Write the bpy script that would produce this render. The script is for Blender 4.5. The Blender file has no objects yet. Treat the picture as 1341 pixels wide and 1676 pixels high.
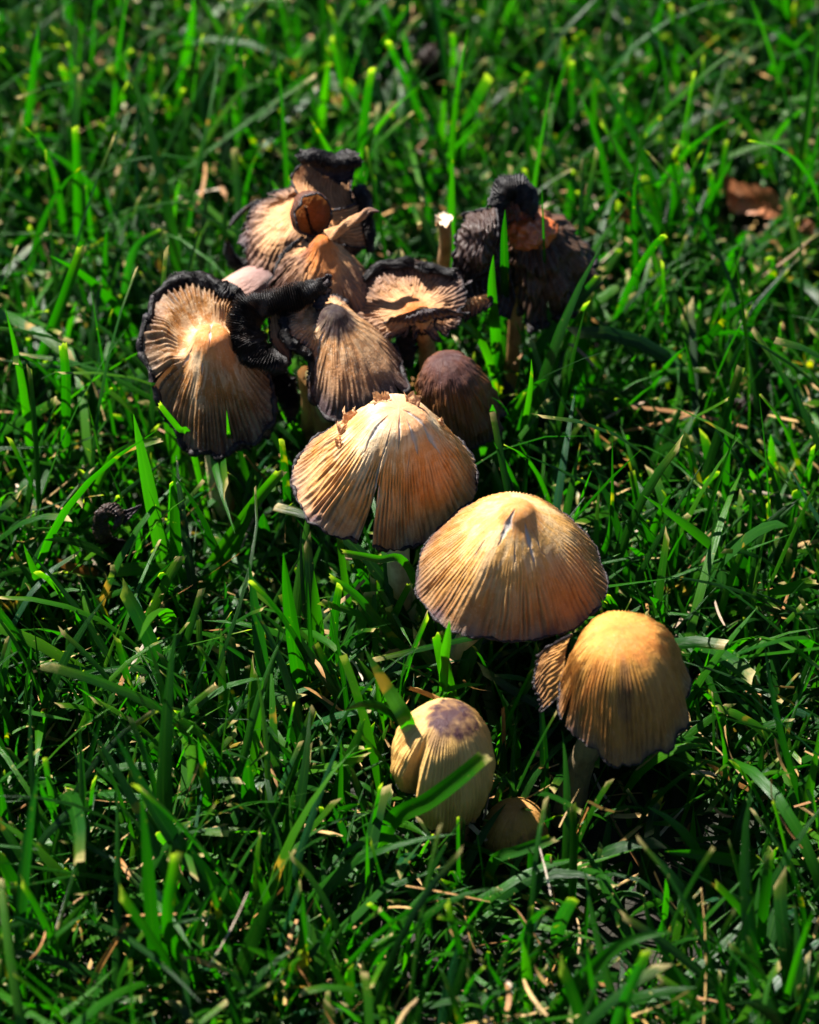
import bpy, math, random
import numpy as np
from mathutils import Vector, Matrix, Euler

rng = np.random.default_rng(11)
random.seed(5)
CM = 0.01
sc = bpy.context.scene

# ------------------------------------------------------------------ camera
PITCH = math.radians(43.0)
DIST = 62.0                                   # cm, camera to the middle of the group
TARGET = np.array([0.0, 0.0, 5.0])
FWD = np.array([0.0, math.cos(PITCH), -math.sin(PITCH)])
UP = np.array([0.0, math.sin(PITCH), math.cos(PITCH)])
RIGHT = np.array([1.0, 0.0, 0.0])
CAM = TARGET - FWD * DIST
LENS, SENSOR = 76.3, 24.0
FPX = 1341 * LENS / SENSOR
cam_data = bpy.data.cameras.new('camera')
cam_data.sensor_fit = 'HORIZONTAL'
cam_data.sensor_width = SENSOR
cam_data.lens = LENS
cam_data.clip_start = 0.02
cam_data.clip_end = 60
cam_data.dof.use_dof = True
cam_data.dof.focus_distance = (DIST - 0.3) * CM
cam_data.dof.aperture_fstop = 10
cam = bpy.data.objects.new('camera', cam_data)
sc.collection.objects.link(cam)
cam.location = Vector(CAM * CM)
cam.rotation_euler = (math.pi / 2 - PITCH, 0, 0)
sc.camera = cam

# ------------------------------------------------------------------ sky, sun, exposure
SUN_EL = math.radians(55)
SUN_AZ = math.radians(45)                     # degrees left of straight behind the group
SUN_DIR = np.array([-math.sin(SUN_AZ) * math.cos(SUN_EL), math.cos(SUN_AZ) * math.cos(SUN_EL), math.sin(SUN_EL)])
world = bpy.data.worlds.new('World')
sc.world = world
world.use_nodes = True
wn = world.node_tree
wn.nodes.clear()
wo = wn.nodes.new('ShaderNodeOutputWorld')
wb = wn.nodes.new('ShaderNodeBackground')
sky = wn.nodes.new('ShaderNodeTexSky')
sky.sky_type = 'NISHITA'
sky.sun_disc = False
sky.sun_elevation = SUN_EL
sky.sun_rotation = -SUN_AZ
sky.air_density = 0.4
sky.dust_density = 0.1
wb.inputs['Strength'].default_value = 0.05
wn.links.new(sky.outputs[0], wb.inputs[0])
wn.links.new(wb.outputs[0], wo.inputs[0])
sun_data = bpy.data.lights.new('sun', 'SUN')
sun_data.energy = 5.0
sun_data.angle = math.radians(0.53)
sun_data.color = (1.0, 0.95, 0.87)
sun = bpy.data.objects.new('sun', sun_data)
sc.collection.objects.link(sun)
sun.rotation_euler = Vector(SUN_DIR).to_track_quat('Z', 'Y').to_euler()
sun.location = Vector(SUN_DIR) * 2
sc.view_settings.view_transform = 'Standard'
sc.view_settings.look = 'None'
sc.view_settings.exposure = 2.05
sc.view_settings.gamma = 1.0
sc.view_settings.use_curve_mapping = False
sc.render.engine = 'CYCLES'
sc.cycles.use_denoising = True
sc.cycles.max_bounces = 7
sc.cycles.diffuse_bounces = 1
sc.cycles.glossy_bounces = 2
sc.cycles.transmission_bounces = 4
sc.cycles.sample_clamp_indirect = 4.0


# ------------------------------------------------------------------ helpers
def P(px, py, z):
    """the point at height z (cm) seen at photograph pixel px, py"""
    d = FWD + RIGHT * (px - 670.5) / FPX + UP * (838 - py) / FPX
    t = (z - CAM[2]) / d[2]
    return CAM + d * t


def project(p):
    q = p - CAM
    dep = q @ FWD
    return 670.5 + FPX * (q @ RIGHT) / dep, 838 - FPX * (q @ UP) / dep, dep


def wave(*args, seed=0, octaves=3):
    """smooth pseudo noise about -1..1 of any number of coordinates"""
    r = np.random.default_rng(seed)
    out = 0
    amp = 1.0
    tot = 0
    f = 1.0
    for o in range(octaves):
        for k in range(3):
            w = r.normal(size=len(args)) * f
            ph = r.uniform(0, 6.28)
            out = out + amp * np.sin(sum(a * wi for a, wi in zip(args, w)) * 2.0 + ph)
            tot += amp * 0.55
        amp *= 0.55
        f *= 2.0
    return out / tot


def catmull(pts, n):
    """resample control points (k, d) to n points with a Catmull-Rom curve"""
    pts = np.asarray(pts, float)
    k = len(pts)
    if k == 2:
        t = np.linspace(0, 1, n)[:, None]
        return pts[0] * (1 - t) + pts[1] * t
    e = np.vstack([2 * pts[0] - pts[1], pts, 2 * pts[-1] - pts[-2]])
    t = np.linspace(0, k - 1, n)
    i = np.minimum(t.astype(int), k - 2)
    u = (t - i)[:, None]
    p0, p1, p2, p3 = e[i], e[i + 1], e[i + 2], e[i + 3]
    return 0.5 * (2 * p1 + (p2 - p0) * u + (2 * p0 - 5 * p1 + 4 * p2 - p3) * u ** 2 + (3 * p1 - p0 - 3 * p2 + p3) * u ** 3)


def smoothstep(a, b, x):
    t = np.clip((x - a) / (b - a), 0, 1)
    return t * t * (3 - 2 * t)


def make_mesh(name, verts, faces, mat, parent=None, origin=(0, 0, 0), attrs=None, smooth=True):
    """verts in cm (world), faces (n,4) or (n,3) int array"""
    origin = np.asarray(origin, float)
    me = bpy.data.meshes.new(name)
    v = ((np.asarray(verts) - origin) * CM).astype(np.float32)
    faces = np.asarray(faces, np.int32)
    nf, k = faces.shape
    me.vertices.add(len(v))
    me.vertices.foreach_set('co', v.ravel())
    me.loops.add(nf * k)
    me.loops.foreach_set('vertex_index', faces.ravel())
    me.polygons.add(nf)
    me.polygons.foreach_set('loop_start', np.arange(nf, dtype=np.int32) * k)
    me.polygons.foreach_set('loop_total', np.full(nf, k, np.int32))
    me.update(calc_edges=True)
    me.polygons.foreach_set('use_smooth', np.full(nf, smooth, bool))
    for an, av in (attrs or {}).items():
        av = np.asarray(av, np.float32)
        if av.ndim == 2:
            a = me.attributes.new(an, 'FLOAT_VECTOR', 'POINT')
            a.data.foreach_set('vector', av.ravel())
        else:
            a = me.attributes.new(an, 'FLOAT', 'POINT')
            a.data.foreach_set('value', av.ravel())
    me.materials.append(mat)
    ob = bpy.data.objects.new(name, me)
    sc.collection.objects.link(ob)
    if parent is None:
        ob.location = Vector(origin * CM)
    else:
        ob.parent = parent
        ob.location = Vector(origin * CM) - parent.location
    return ob


def grid_faces(nr, nc, wrap=False, base=0):
    r = np.arange(nr - 1)[:, None]
    c = np.arange(nc if wrap else nc - 1)[None, :]
    c2 = (c + 1) % nc
    f = np.stack([r * nc + c, r * nc + c2, (r + 1) * nc + c2, (r + 1) * nc + c], -1).reshape(-1, 4)
    return f + base


def tag(o, label, cat, group=None, kind=None):
    if label:
        o['label'] = label
    if cat:
        o['category'] = cat
    if group:
        o['group'] = group
    if kind:
        o['kind'] = kind
    return o


def thing(name, label, cat, loc, group=None):
    o = bpy.data.objects.new(name, None)
    o.empty_display_size = 0.005
    sc.collection.objects.link(o)
    o.location = Vector(np.asarray(loc, float) * CM)
    return tag(o, label, cat, group)


# ------------------------------------------------------------------ materials
def new_mat(name):
    m = bpy.data.materials.new(name)
    m.use_nodes = True
    nt = m.node_tree
    nt.nodes.clear()
    return m, nt


class N:
    """tiny node building helper"""
    def __init__(s, nt):
        s.nt = nt

    def node(s, t, **kw):
        n = s.nt.nodes.new(t)
        for k, v in kw.items():
            setattr(n, k, v)
        return n

    def put(s, sock, val):
        if isinstance(val, bpy.types.NodeSocket):
            s.nt.links.new(val, sock)
        elif val is not None:
            if sock.type == 'RGBA' and len(val) == 3:
                val = (*val, 1)
            sock.default_value = val

    def attr(s, name):
        n = s.node('ShaderNodeAttribute', attribute_name=name)
        return n

    def math(s, op, a, b=None, c=None, clamp=False):
        n = s.node('ShaderNodeMath', operation=op, use_clamp=clamp)
        s.put(n.inputs[0], a)
        s.put(n.inputs[1], b)
        s.put(n.inputs[2], c)
        return n.outputs[0]

    def mix(s, f, a, b, blend='MIX'):
        n = s.node('ShaderNodeMix', data_type='RGBA', blend_type=blend)
        s.put(n.inputs[0], f)
        s.put(n.inputs[6], a)
        s.put(n.inputs[7], b)
        return n.outputs[2]

    def ramp(s, f, stops, interp='LINEAR'):
        n = s.node('ShaderNodeValToRGB')
        cr = n.color_ramp
        cr.interpolation = interp
        while len(cr.elements) < len(stops):
            cr.elements.new(0.5)
        for e, (p, c) in zip(cr.elements, stops):
            e.position = p
            e.color = (*c, 1) if len(c) == 3 else c
        s.put(n.inputs[0], f)
        return n.outputs[0]

    def vmul(s, v, k):
        n = s.node('ShaderNodeVectorMath', operation='MULTIPLY')
        s.put(n.inputs[0], v)
        n.inputs[1].default_value = k
        return n.outputs[0]

    def noise(s, vec, scale, detail=3, rough=0.55, dist=0.0):
        n = s.node('ShaderNodeTexNoise')
        s.put(n.inputs['Vector'], vec)
        n.inputs['Scale'].default_value = scale
        n.inputs['Detail'].default_value = detail
        n.inputs['Roughness'].default_value = rough
        n.inputs['Distortion'].default_value = dist
        return n.outputs[0]

    def maprange(s, v, a, b, c=0.0, d=1.0):
        n = s.node('ShaderNodeMapRange')
        s.put(n.inputs[0], v)
        n.inputs[1].default_value = a
        n.inputs[2].default_value = b
        n.inputs[3].default_value = c
        n.inputs[4].default_value = d
        return n.outputs[0]

    def bump(s, h, strength, dist):
        n = s.node('ShaderNodeBump')
        n.inputs['Strength'].default_value = strength
        n.inputs['Distance'].default_value = dist
        s.put(n.inputs['Height'], h)
        return n.outputs[0]

    def pos(s):
        return s.node('ShaderNodeNewGeometry').outputs['Position']


def cap_material(name, stops, stain=(0.05, 0.03, 0.04), crack=(0.46, 0.42, 0.38), streak=0.28,
                 valley=0.45, rough=0.42, mottled=0.25, transl=0.12, fleck=0.25, bleach=0.0, spec=0.3, tint=(0.62, 0.19, 0.035)):
    m, nt = new_mat(name)
    n = N(nt)
    a = n.attr('srad').outputs['Vector']
    sep = n.node('ShaderNodeSeparateXYZ')
    n.put(sep.inputs[0], a)
    s = sep.outputs[2]
    pos = n.pos()
    # slow variation of the distance from the top
    big = n.noise(n.vmul(a, (1.6, 1.6, 1.2)), 1.7, 4, 0.6)
    s2 = n.math('ADD', s, n.math('MULTIPLY', n.math('SUBTRACT', big, 0.5), 0.35))
    col = n.ramp(s2, stops)
    # fibres running from the top to the rim
    st = n.noise(n.vmul(a, (26, 26, 1.6)), 1.0, 4, 0.6)
    st2 = n.noise(n.vmul(a, (60, 60, 3.5)), 1.0, 3, 0.6)
    stv = n.math('ADD', n.math('MULTIPLY', st, 0.6), n.math('MULTIPLY', st2, 0.4))
    mult = n.maprange(stv, 0.35, 0.65, 1.0 - streak, 1.0 + streak * 0.5)
    col = n.mix(1.0, col, n.node('ShaderNodeCombineColor').outputs[0], 'MULTIPLY') if False else col
    comb = n.node('ShaderNodeCombineColor')
    for i, k in enumerate((0.9, 1.0, 1.12)):
        n.put(comb.inputs[i], n.math('POWER', mult, k))
    col = n.mix(1.0, col, comb.outputs[0], 'MULTIPLY')
    if bleach:
        bn = n.noise(n.vmul(a, (3.2, 3.2, 3.6)), 1.3, 5, 0.65, 0.6)
        bf = n.math('MULTIPLY', n.maprange(bn, 0.46, 0.56, 0, bleach), n.maprange(s, 0.35, 0.75, 1.0, 0.25))
        col = n.mix(bf, col, n.mix(0.8, col, (0.84, 0.68, 0.44)))
    col = n.mix(n.attr('tint').outputs['Fac'], col, n.mix(0.75, col, tint))
    # mottling
    mot = n.noise(pos, 420, 5, 0.65)
    mf = n.maprange(mot, 0.45, 0.62, 0, mottled)
    col = n.mix(mf, col, n.mix(0.6, col, (0.09, 0.04, 0.02)))
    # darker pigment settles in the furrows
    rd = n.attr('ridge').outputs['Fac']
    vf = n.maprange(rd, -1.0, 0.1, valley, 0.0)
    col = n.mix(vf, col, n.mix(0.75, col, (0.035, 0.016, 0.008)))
    # pale veil granules, with sparkle put into their colour
    fl = n.noise(pos, 2600, 2, 0.6)
    ff = n.math('MAXIMUM', n.maprange(fl, 0.64, 0.72, 0, fleck), n.maprange(n.noise(pos, 1100, 4, 0.75), 0.66, 0.72, 0, fleck))
    col = n.mix(ff, col, (0.75, 0.68, 0.6))
    col = n.mix(n.attr('crack').outputs['Fac'], col, crack)
    sf = n.attr('stain').outputs['Fac']
    sn = n.noise(pos, 300, 4, 0.6)
    sfac = n.math('MULTIPLY', sf, n.maprange(sn, 0.3, 0.6, 0.55, 1.05), clamp=True)
    col = n.mix(sfac, col, stain)
    bs = n.node('ShaderNodeBsdfPrincipled')
    # soil specks and small bruises
    dk = n.math('MAXIMUM', n.maprange(n.noise(pos, 850, 3, 0.7), 0.68, 0.73, 0, 0.75), n.maprange(n.noise(pos, 230, 5, 0.7), 0.66, 0.74, 0, 0.35))
    col = n.mix(dk, col, n.mix(0.8, col, (0.05, 0.02, 0.01)))
    n.put(bs.inputs['Base Color'], col)
    rr = n.maprange(n.noise(pos, 700, 3), 0.3, 0.7, rough - 0.1, rough + 0.2)
    n.put(bs.inputs['Roughness'], rr)
    bs.inputs['Specular IOR Level'].default_value = spec
    h = n.math('ADD', n.math('MULTIPLY', stv, 0.7), n.math('MULTIPLY', n.noise(pos, 900, 4, 0.7), 0.5))
    nb = n.bump(h, 0.75, 0.0009)
    n.put(bs.inputs['Normal'], nb)
    tr = n.node('ShaderNodeBsdfTranslucent')
    n.put(tr.inputs[0], n.mix(0.5, col, (0.6, 0.22, 0.05)))
    mx = n.node('ShaderNodeMixShader')
    mx.inputs[0].default_value = transl
    nt.links.new(bs.outputs[0], mx.inputs[1])
    nt.links.new(tr.outputs[0], mx.inputs[2])
    out = n.node('ShaderNodeOutputMaterial')
    nt.links.new(mx.outputs[0], out.inputs[0])
    return m


def gill_material(name, dark=(0.003, 0.0028, 0.0035), mid=(0.020, 0.014, 0.013), rough=0.48):
    m, nt = new_mat(name)
    n = N(nt)
    pos = n.pos()
    rd = n.attr('ridge').outputs['Fac']
    nz = n.noise(pos, 260, 4, 0.6)
    f = n.math('MULTIPLY', n.maprange(rd, -0.4, 1.0, 0.0, 1.0), n.maprange(nz, 0.35, 0.7, 0.1, 1.0), clamp=True)
    col = n.mix(f, dark, mid)
    gold = n.maprange(n.noise(pos, 160, 3, 0.5), 0.62, 0.72, 0, 0.5)
    col = n.mix(gold, col, (0.06, 0.025, 0.01))
    bs = n.node('ShaderNodeBsdfPrincipled')
    n.put(bs.inputs['Base Color'], col)
    bs.inputs['Roughness'].default_value = rough
    bs.inputs['Specular IOR Level'].default_value = 0.28
    n.put(bs.inputs['Normal'], n.bump(n.noise(pos, 1300, 4, 0.7), 0.6, 0.0006))
    out = n.node('ShaderNodeOutputMaterial')
    nt.links.new(bs.outputs[0], out.inputs[0])
    return m


def stem_material(name, a, b, rough=0.5, spots=(0.12, 0.04, 0.015), amount=0.4):
    m, nt = new_mat(name)
    n = N(nt)
    pos = n.pos()
    v = n.vmul(pos, (900, 900, 90))
    f = n.noise(v, 1.0, 4, 0.6)
    col = n.mix(n.maprange(f, 0.3, 0.7), a, b)
    sp = n.maprange(n.noise(pos, 170, 4, 0.6), 0.5, 0.68, 0, amount)
    col = n.mix(sp, col, spots)
    bs = n.node('ShaderNodeBsdfPrincipled')
    n.put(bs.inputs['Base Color'], col)
    bs.inputs['Roughness'].default_value = rough
    n.put(bs.inputs['Normal'], n.bump(n.math('ADD', f, n.noise(pos, 800, 3)), 0.5, 0.0006))
    tr = n.node('ShaderNodeBsdfTranslucent')
    n.put(tr.inputs[0], col)
    mx = n.node('ShaderNodeMixShader')
    mx.inputs[0].default_value = 0.12
    nt.links.new(bs.outputs[0], mx.inputs[1])
    nt.links.new(tr.outputs[0], mx.inputs[2])
    out = n.node('ShaderNodeOutputMaterial')
    nt.links.new(mx.outputs[0], out.inputs[0])
    return m


def blade_material(name, dead=False):
    """attribute blade = (u across -1..1, v along 0..1, random)   attribute tipcut = how brown the tip is"""
    m, nt = new_mat(name)
    n = N(nt)
    sep = n.node('ShaderNodeSeparateXYZ')
    n.put(sep.inputs[0], n.attr('blade').outputs['Vector'])
    u, v, r = sep.outputs
    pos = n.pos()
    if not dead:
        col = n.ramp(r, [(0.0, (0.0025, 0.022, 0.002)), (0.3, (0.005, 0.045, 0.0012)), (0.55, (0.011, 0.078, 0.0008)),
                         (0.78, (0.032, 0.115, 0.0015)), (0.9, (0.006, 0.052, 0.014)), (1.0, (0.008, 0.05, 0.018))])
        basef = n.maprange(v, 0.0, 0.22, 0.7, 0.0)
        col = n.mix(basef, col, (0.03, 0.05, 0.01))
        rib = n.maprange(n.math('ABSOLUTE', u), 0.0, 0.13, 0.45, 0.0)
        col = n.mix(rib, col, (0.03, 0.11, 0.006))
        cmb = n.node('ShaderNodeCombineXYZ')
        n.put(cmb.inputs[0], n.math('MULTIPLY', u, 5.0))
        n.put(cmb.inputs[1], n.math('MULTIPLY', v, 1.5))
        n.put(cmb.inputs[2], n.math('MULTIPLY', r, 90.0))
        vein = n.noise(cmb.outputs[0], 2.0, 2, 0.5)
        col = n.mix(n.maprange(vein, 0.35, 0.65, 0.0, 0.45), col, n.mix(0.6, col, (0.004, 0.03, 0.003)))
        # yellowed or brown patches
        yl = n.noise(pos, 75, 3, 0.6)
        col = n.mix(n.maprange(yl, 0.66, 0.73, 0, 0.9), col, (0.36, 0.20, 0.015))
        sp = n.noise(pos, 700, 2, 0.5)
        col = n.mix(n.maprange(sp, 0.72, 0.76, 0, 0.7), col, (0.28, 0.26, 0.08))
        tc = n.attr('tipcut').outputs['Fac']
        tn = n.noise(pos, 500, 3, 0.6)
        tf = n.maprange(n.math('ADD', v, n.math('MULTIPLY', n.math('SUBTRACT', tn, 0.5), 0.08)), 0.955, 0.995, 0, 1)
        tf = n.math('MULTIPLY', tf, tc, clamp=True)
        col = n.mix(tf, col, (0.40, 0.29, 0.14))
        tf2 = n.maprange(v, 0.86, 0.97, 0, 0.25)
        col = n.mix(n.math('MULTIPLY', tf2, tc), col, (0.14, 0.17, 0.012))
        rough, trf = 0.34, 0.42
        bumph = vein
    else:
        col = n.ramp(r, [(0.0, (0.34, 0.21, 0.05)), (0.35, (0.38, 0.25, 0.09)), (0.6, (0.34, 0.15, 0.03)),
                         (0.8, (0.18, 0.08, 0.02)), (1.0, (0.50, 0.42, 0.32))])
        f = n.noise(pos, 350, 4, 0.6)
        col = n.mix(n.maprange(f, 0.4, 0.7, 0, 0.6), col, (0.09, 0.04, 0.015))
        cmb = n.node('ShaderNodeCombineXYZ')
        n.put(cmb.inputs[0], n.math('MULTIPLY', u, 4.0))
        n.put(cmb.inputs[1], v)
        n.put(cmb.inputs[2], n.math('MULTIPLY', r, 90.0))
        vein = n.noise(cmb.outputs[0], 2.0, 2, 0.5)
        rough, trf = 0.55, 0.15
        bumph = vein
    bs = n.node('ShaderNodeBsdfPrincipled')
    n.put(bs.inputs['Base Color'], col)
    bs.inputs['Roughness'].default_value = rough
    bs.inputs['Specular IOR Level'].default_value = 0.5 if dead else 0.3
    n.put(bs.inputs['Normal'], n.bump(bumph, 0.5, 0.0004))
    tr = n.node('ShaderNodeBsdfTranslucent')
    if dead:
        n.put(tr.inputs[0], col)
    else:
        n.put(tr.inputs[0], n.mix(1.0, col, (1.4, 2.7, 0.15), 'MULTIPLY'))
    mx = n.node('ShaderNodeMixShader')
    mx.inputs[0].default_value = trf
    nt.links.new(bs.outputs[0], mx.inputs[1])
    nt.links.new(tr.outputs[0], mx.inputs[2])
    out = n.node('ShaderNodeOutputMaterial')
    nt.links.new(mx.outputs[0], out.inputs[0])
    return m


def soil_material():
    m, nt = new_mat('soil')
    n = N(nt)
    pos = n.pos()
    f = n.noise(pos, 90, 8, 0.65)
    col = n.ramp(f, [(0.3, (0.006, 0.004, 0.003)), (0.55, (0.02, 0.013, 0.008)), (0.75, (0.05, 0.032, 0.018))])
    g = n.noise(pos, 14, 3, 0.6)
    col = n.mix(n.maprange(g, 0.45, 0.62, 0, 0.6), col, (0.01, 0.03, 0.006))
    bs = n.node('ShaderNodeBsdfPrincipled')
    n.put(bs.inputs['Base Color'], col)
    bs.inputs['Roughness'].default_value = 0.9
    n.put(bs.inputs['Normal'], n.bump(n.noise(pos, 240, 8, 0.7), 1.0, 0.004))
    out = n.node('ShaderNodeOutputMaterial')
    nt.links.new(bs.outputs[0], out.inputs[0])
    return m


M_GRASS = blade_material('grass_blade')
M_STRAW = blade_material('dead_grass', dead=True)
M_SOIL = soil_material()
M_GILL = gill_material('inky_gills')
M_GILL_GREY = gill_material('grey_gills', (0.05, 0.045, 0.055), (0.28, 0.25, 0.27), 0.5)
M_RIM = gill_material('inky_rim', (0.005, 0.0035, 0.005), (0.022, 0.014, 0.016), 0.5)
M_STEM = stem_material('pale_stem', (0.62, 0.55, 0.30), (0.48, 0.38, 0.18))
M_STEM_O = stem_material('amber_stem', (0.50, 0.30, 0.13), (0.34, 0.15, 0.05), amount=0.7)

EDGE = (0.02, 0.012, 0.016)
M_CREAM = cap_material('cream_cap', [(0.0, (0.78, 0.60, 0.42)), (0.22, (0.76, 0.50, 0.27)), (0.42, (0.66, 0.32, 0.10)),
                                     (0.78, (0.52, 0.23, 0.06)), (0.95, (0.34, 0.17, 0.08)), (1.0, (0.10, 0.06, 0.06))], valley=0.65, bleach=0.75)
M_HONEY = cap_material('honey_cap', [(0.0, (0.72, 0.36, 0.09)), (0.2, (0.72, 0.41, 0.13)), (0.5, (0.60, 0.31, 0.085)),
                                     (0.75, (0.42, 0.195, 0.05)), (0.92, (0.24, 0.11, 0.04)), (1.0, (0.08, 0.05, 0.055))], valley=0.6, bleach=0.4)
M_AMBER = cap_material('amber_cap', [(0.0, (0.68, 0.34, 0.07)), (0.25, (0.62, 0.30, 0.06)), (0.55, (0.42, 0.18, 0.035)),
                                     (0.8, (0.36, 0.15, 0.035)), (0.95, (0.26, 0.13, 0.06)), (1.0, (0.10, 0.06, 0.05))], valley=0.35, mottled=0.35)
M_BUTTON = cap_material('button_cap', [(0.0, (0.56, 0.30, 0.12)), (0.3, (0.68, 0.42, 0.14)), (0.7, (0.64, 0.38, 0.11)),
                                       (0.95, (0.50, 0.27, 0.07)), (1.0, (0.30, 0.16, 0.07))], stain=(0.055, 0.025, 0.03), valley=0.3, streak=0.2, mottled=0.15)
M_GOLD = cap_material('weathered_gold_cap', [(0.0, (0.72, 0.28, 0.07)), (0.25, (0.74, 0.42, 0.20)), (0.42, (0.42, 0.18, 0.05)),
                                             (0.65, (0.24, 0.10, 0.02)), (0.92, (0.12, 0.06, 0.03)), (1.0, (0.02, 0.013, 0.015))],
                      valley=0.75, streak=0.4, bleach=0.5, fleck=0.5)
M_PEACH = cap_material('peach_cap', [(0.0, (0.66, 0.16, 0.03)), (0.14, (0.66, 0.20, 0.045)), (0.32, (0.64, 0.32, 0.13)), (0.55, (0.52, 0.27, 0.12)),
                                     (0.8, (0.24, 0.13, 0.08)), (0.97, (0.03, 0.02, 0.025))], valley=0.45, streak=0.5, mottled=0.5)
M_BROWN = cap_material('brown_cap', [(0.0, (0.07, 0.04, 0.035)), (0.18, (0.16, 0.08, 0.05)), (0.36, (0.50, 0.25, 0.10)),
                                     (0.7, (0.36, 0.18, 0.085)), (0.9, (0.12, 0.08, 0.08)), (1.0, (0.03, 0.02, 0.03))],
                       stain=(0.025, 0.016, 0.02), valley=0.6, streak=0.6, fleck=0.7, bleach=0.3)
M_CHOC = cap_material('chocolate_cap', [(0.0, (0.07, 0.028, 0.016)), (0.2, (0.15, 0.05, 0.016)), (0.5, (0.20, 0.08, 0.022)),
                                        (0.85, (0.10, 0.045, 0.02)), (1.0, (0.02, 0.013, 0.015))], valley=0.6, streak=0.5, fleck=0.15, mottled=0.5, transl=0.03)
M_DARK = cap_material('rotten_cap', [(0.0, (0.40, 0.12, 0.03)), (0.2, (0.16, 0.065, 0.03)), (0.4, (0.028, 0.015, 0.009)),
                                     (0.7, (0.065, 0.038, 0.020)), (0.9, (0.02, 0.014, 0.014))],
                      valley=0.4, streak=0.5, mottled=0.8, fleck=0.12, transl=0.02)
M_PINK = cap_material('pinkish_cap', [(0.0, (0.20, 0.12, 0.12)), (0.35, (0.40, 0.23, 0.19)), (0.7, (0.55, 0.33, 0.24)),
                                      (1.0, (0.5, 0.33, 0.22))], valley=0.1, streak=0.15, fleck=0.1)

KEEP = []       # (px, py, rx, ry, depth) picture ellipses kept free of grass in front, plus the 3-D centres for the sun side


# ------------------------------------------------------------------ cap builder
def keyed(keys, th):
    """periodic smooth interpolation of rows (deg, a, b, ...) at angles th (deg)"""
    keys = sorted(keys)
    k = np.array(keys, float)
    ang = np.concatenate([k[:, 0] - 360, k[:, 0], k[:, 0] + 360])
    val = np.vstack([k[:, 1:]] * 3)
    t = np.mod(th, 360)
    i = np.searchsorted(ang, t, side='right') - 1
    u = (t - ang[i]) / (ang[i + 1] - ang[i])
    u = u * u * (3 - 2 * u)
    return val[i] * (1 - u)[..., None] + val[i + 1] * u[..., None]


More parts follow.
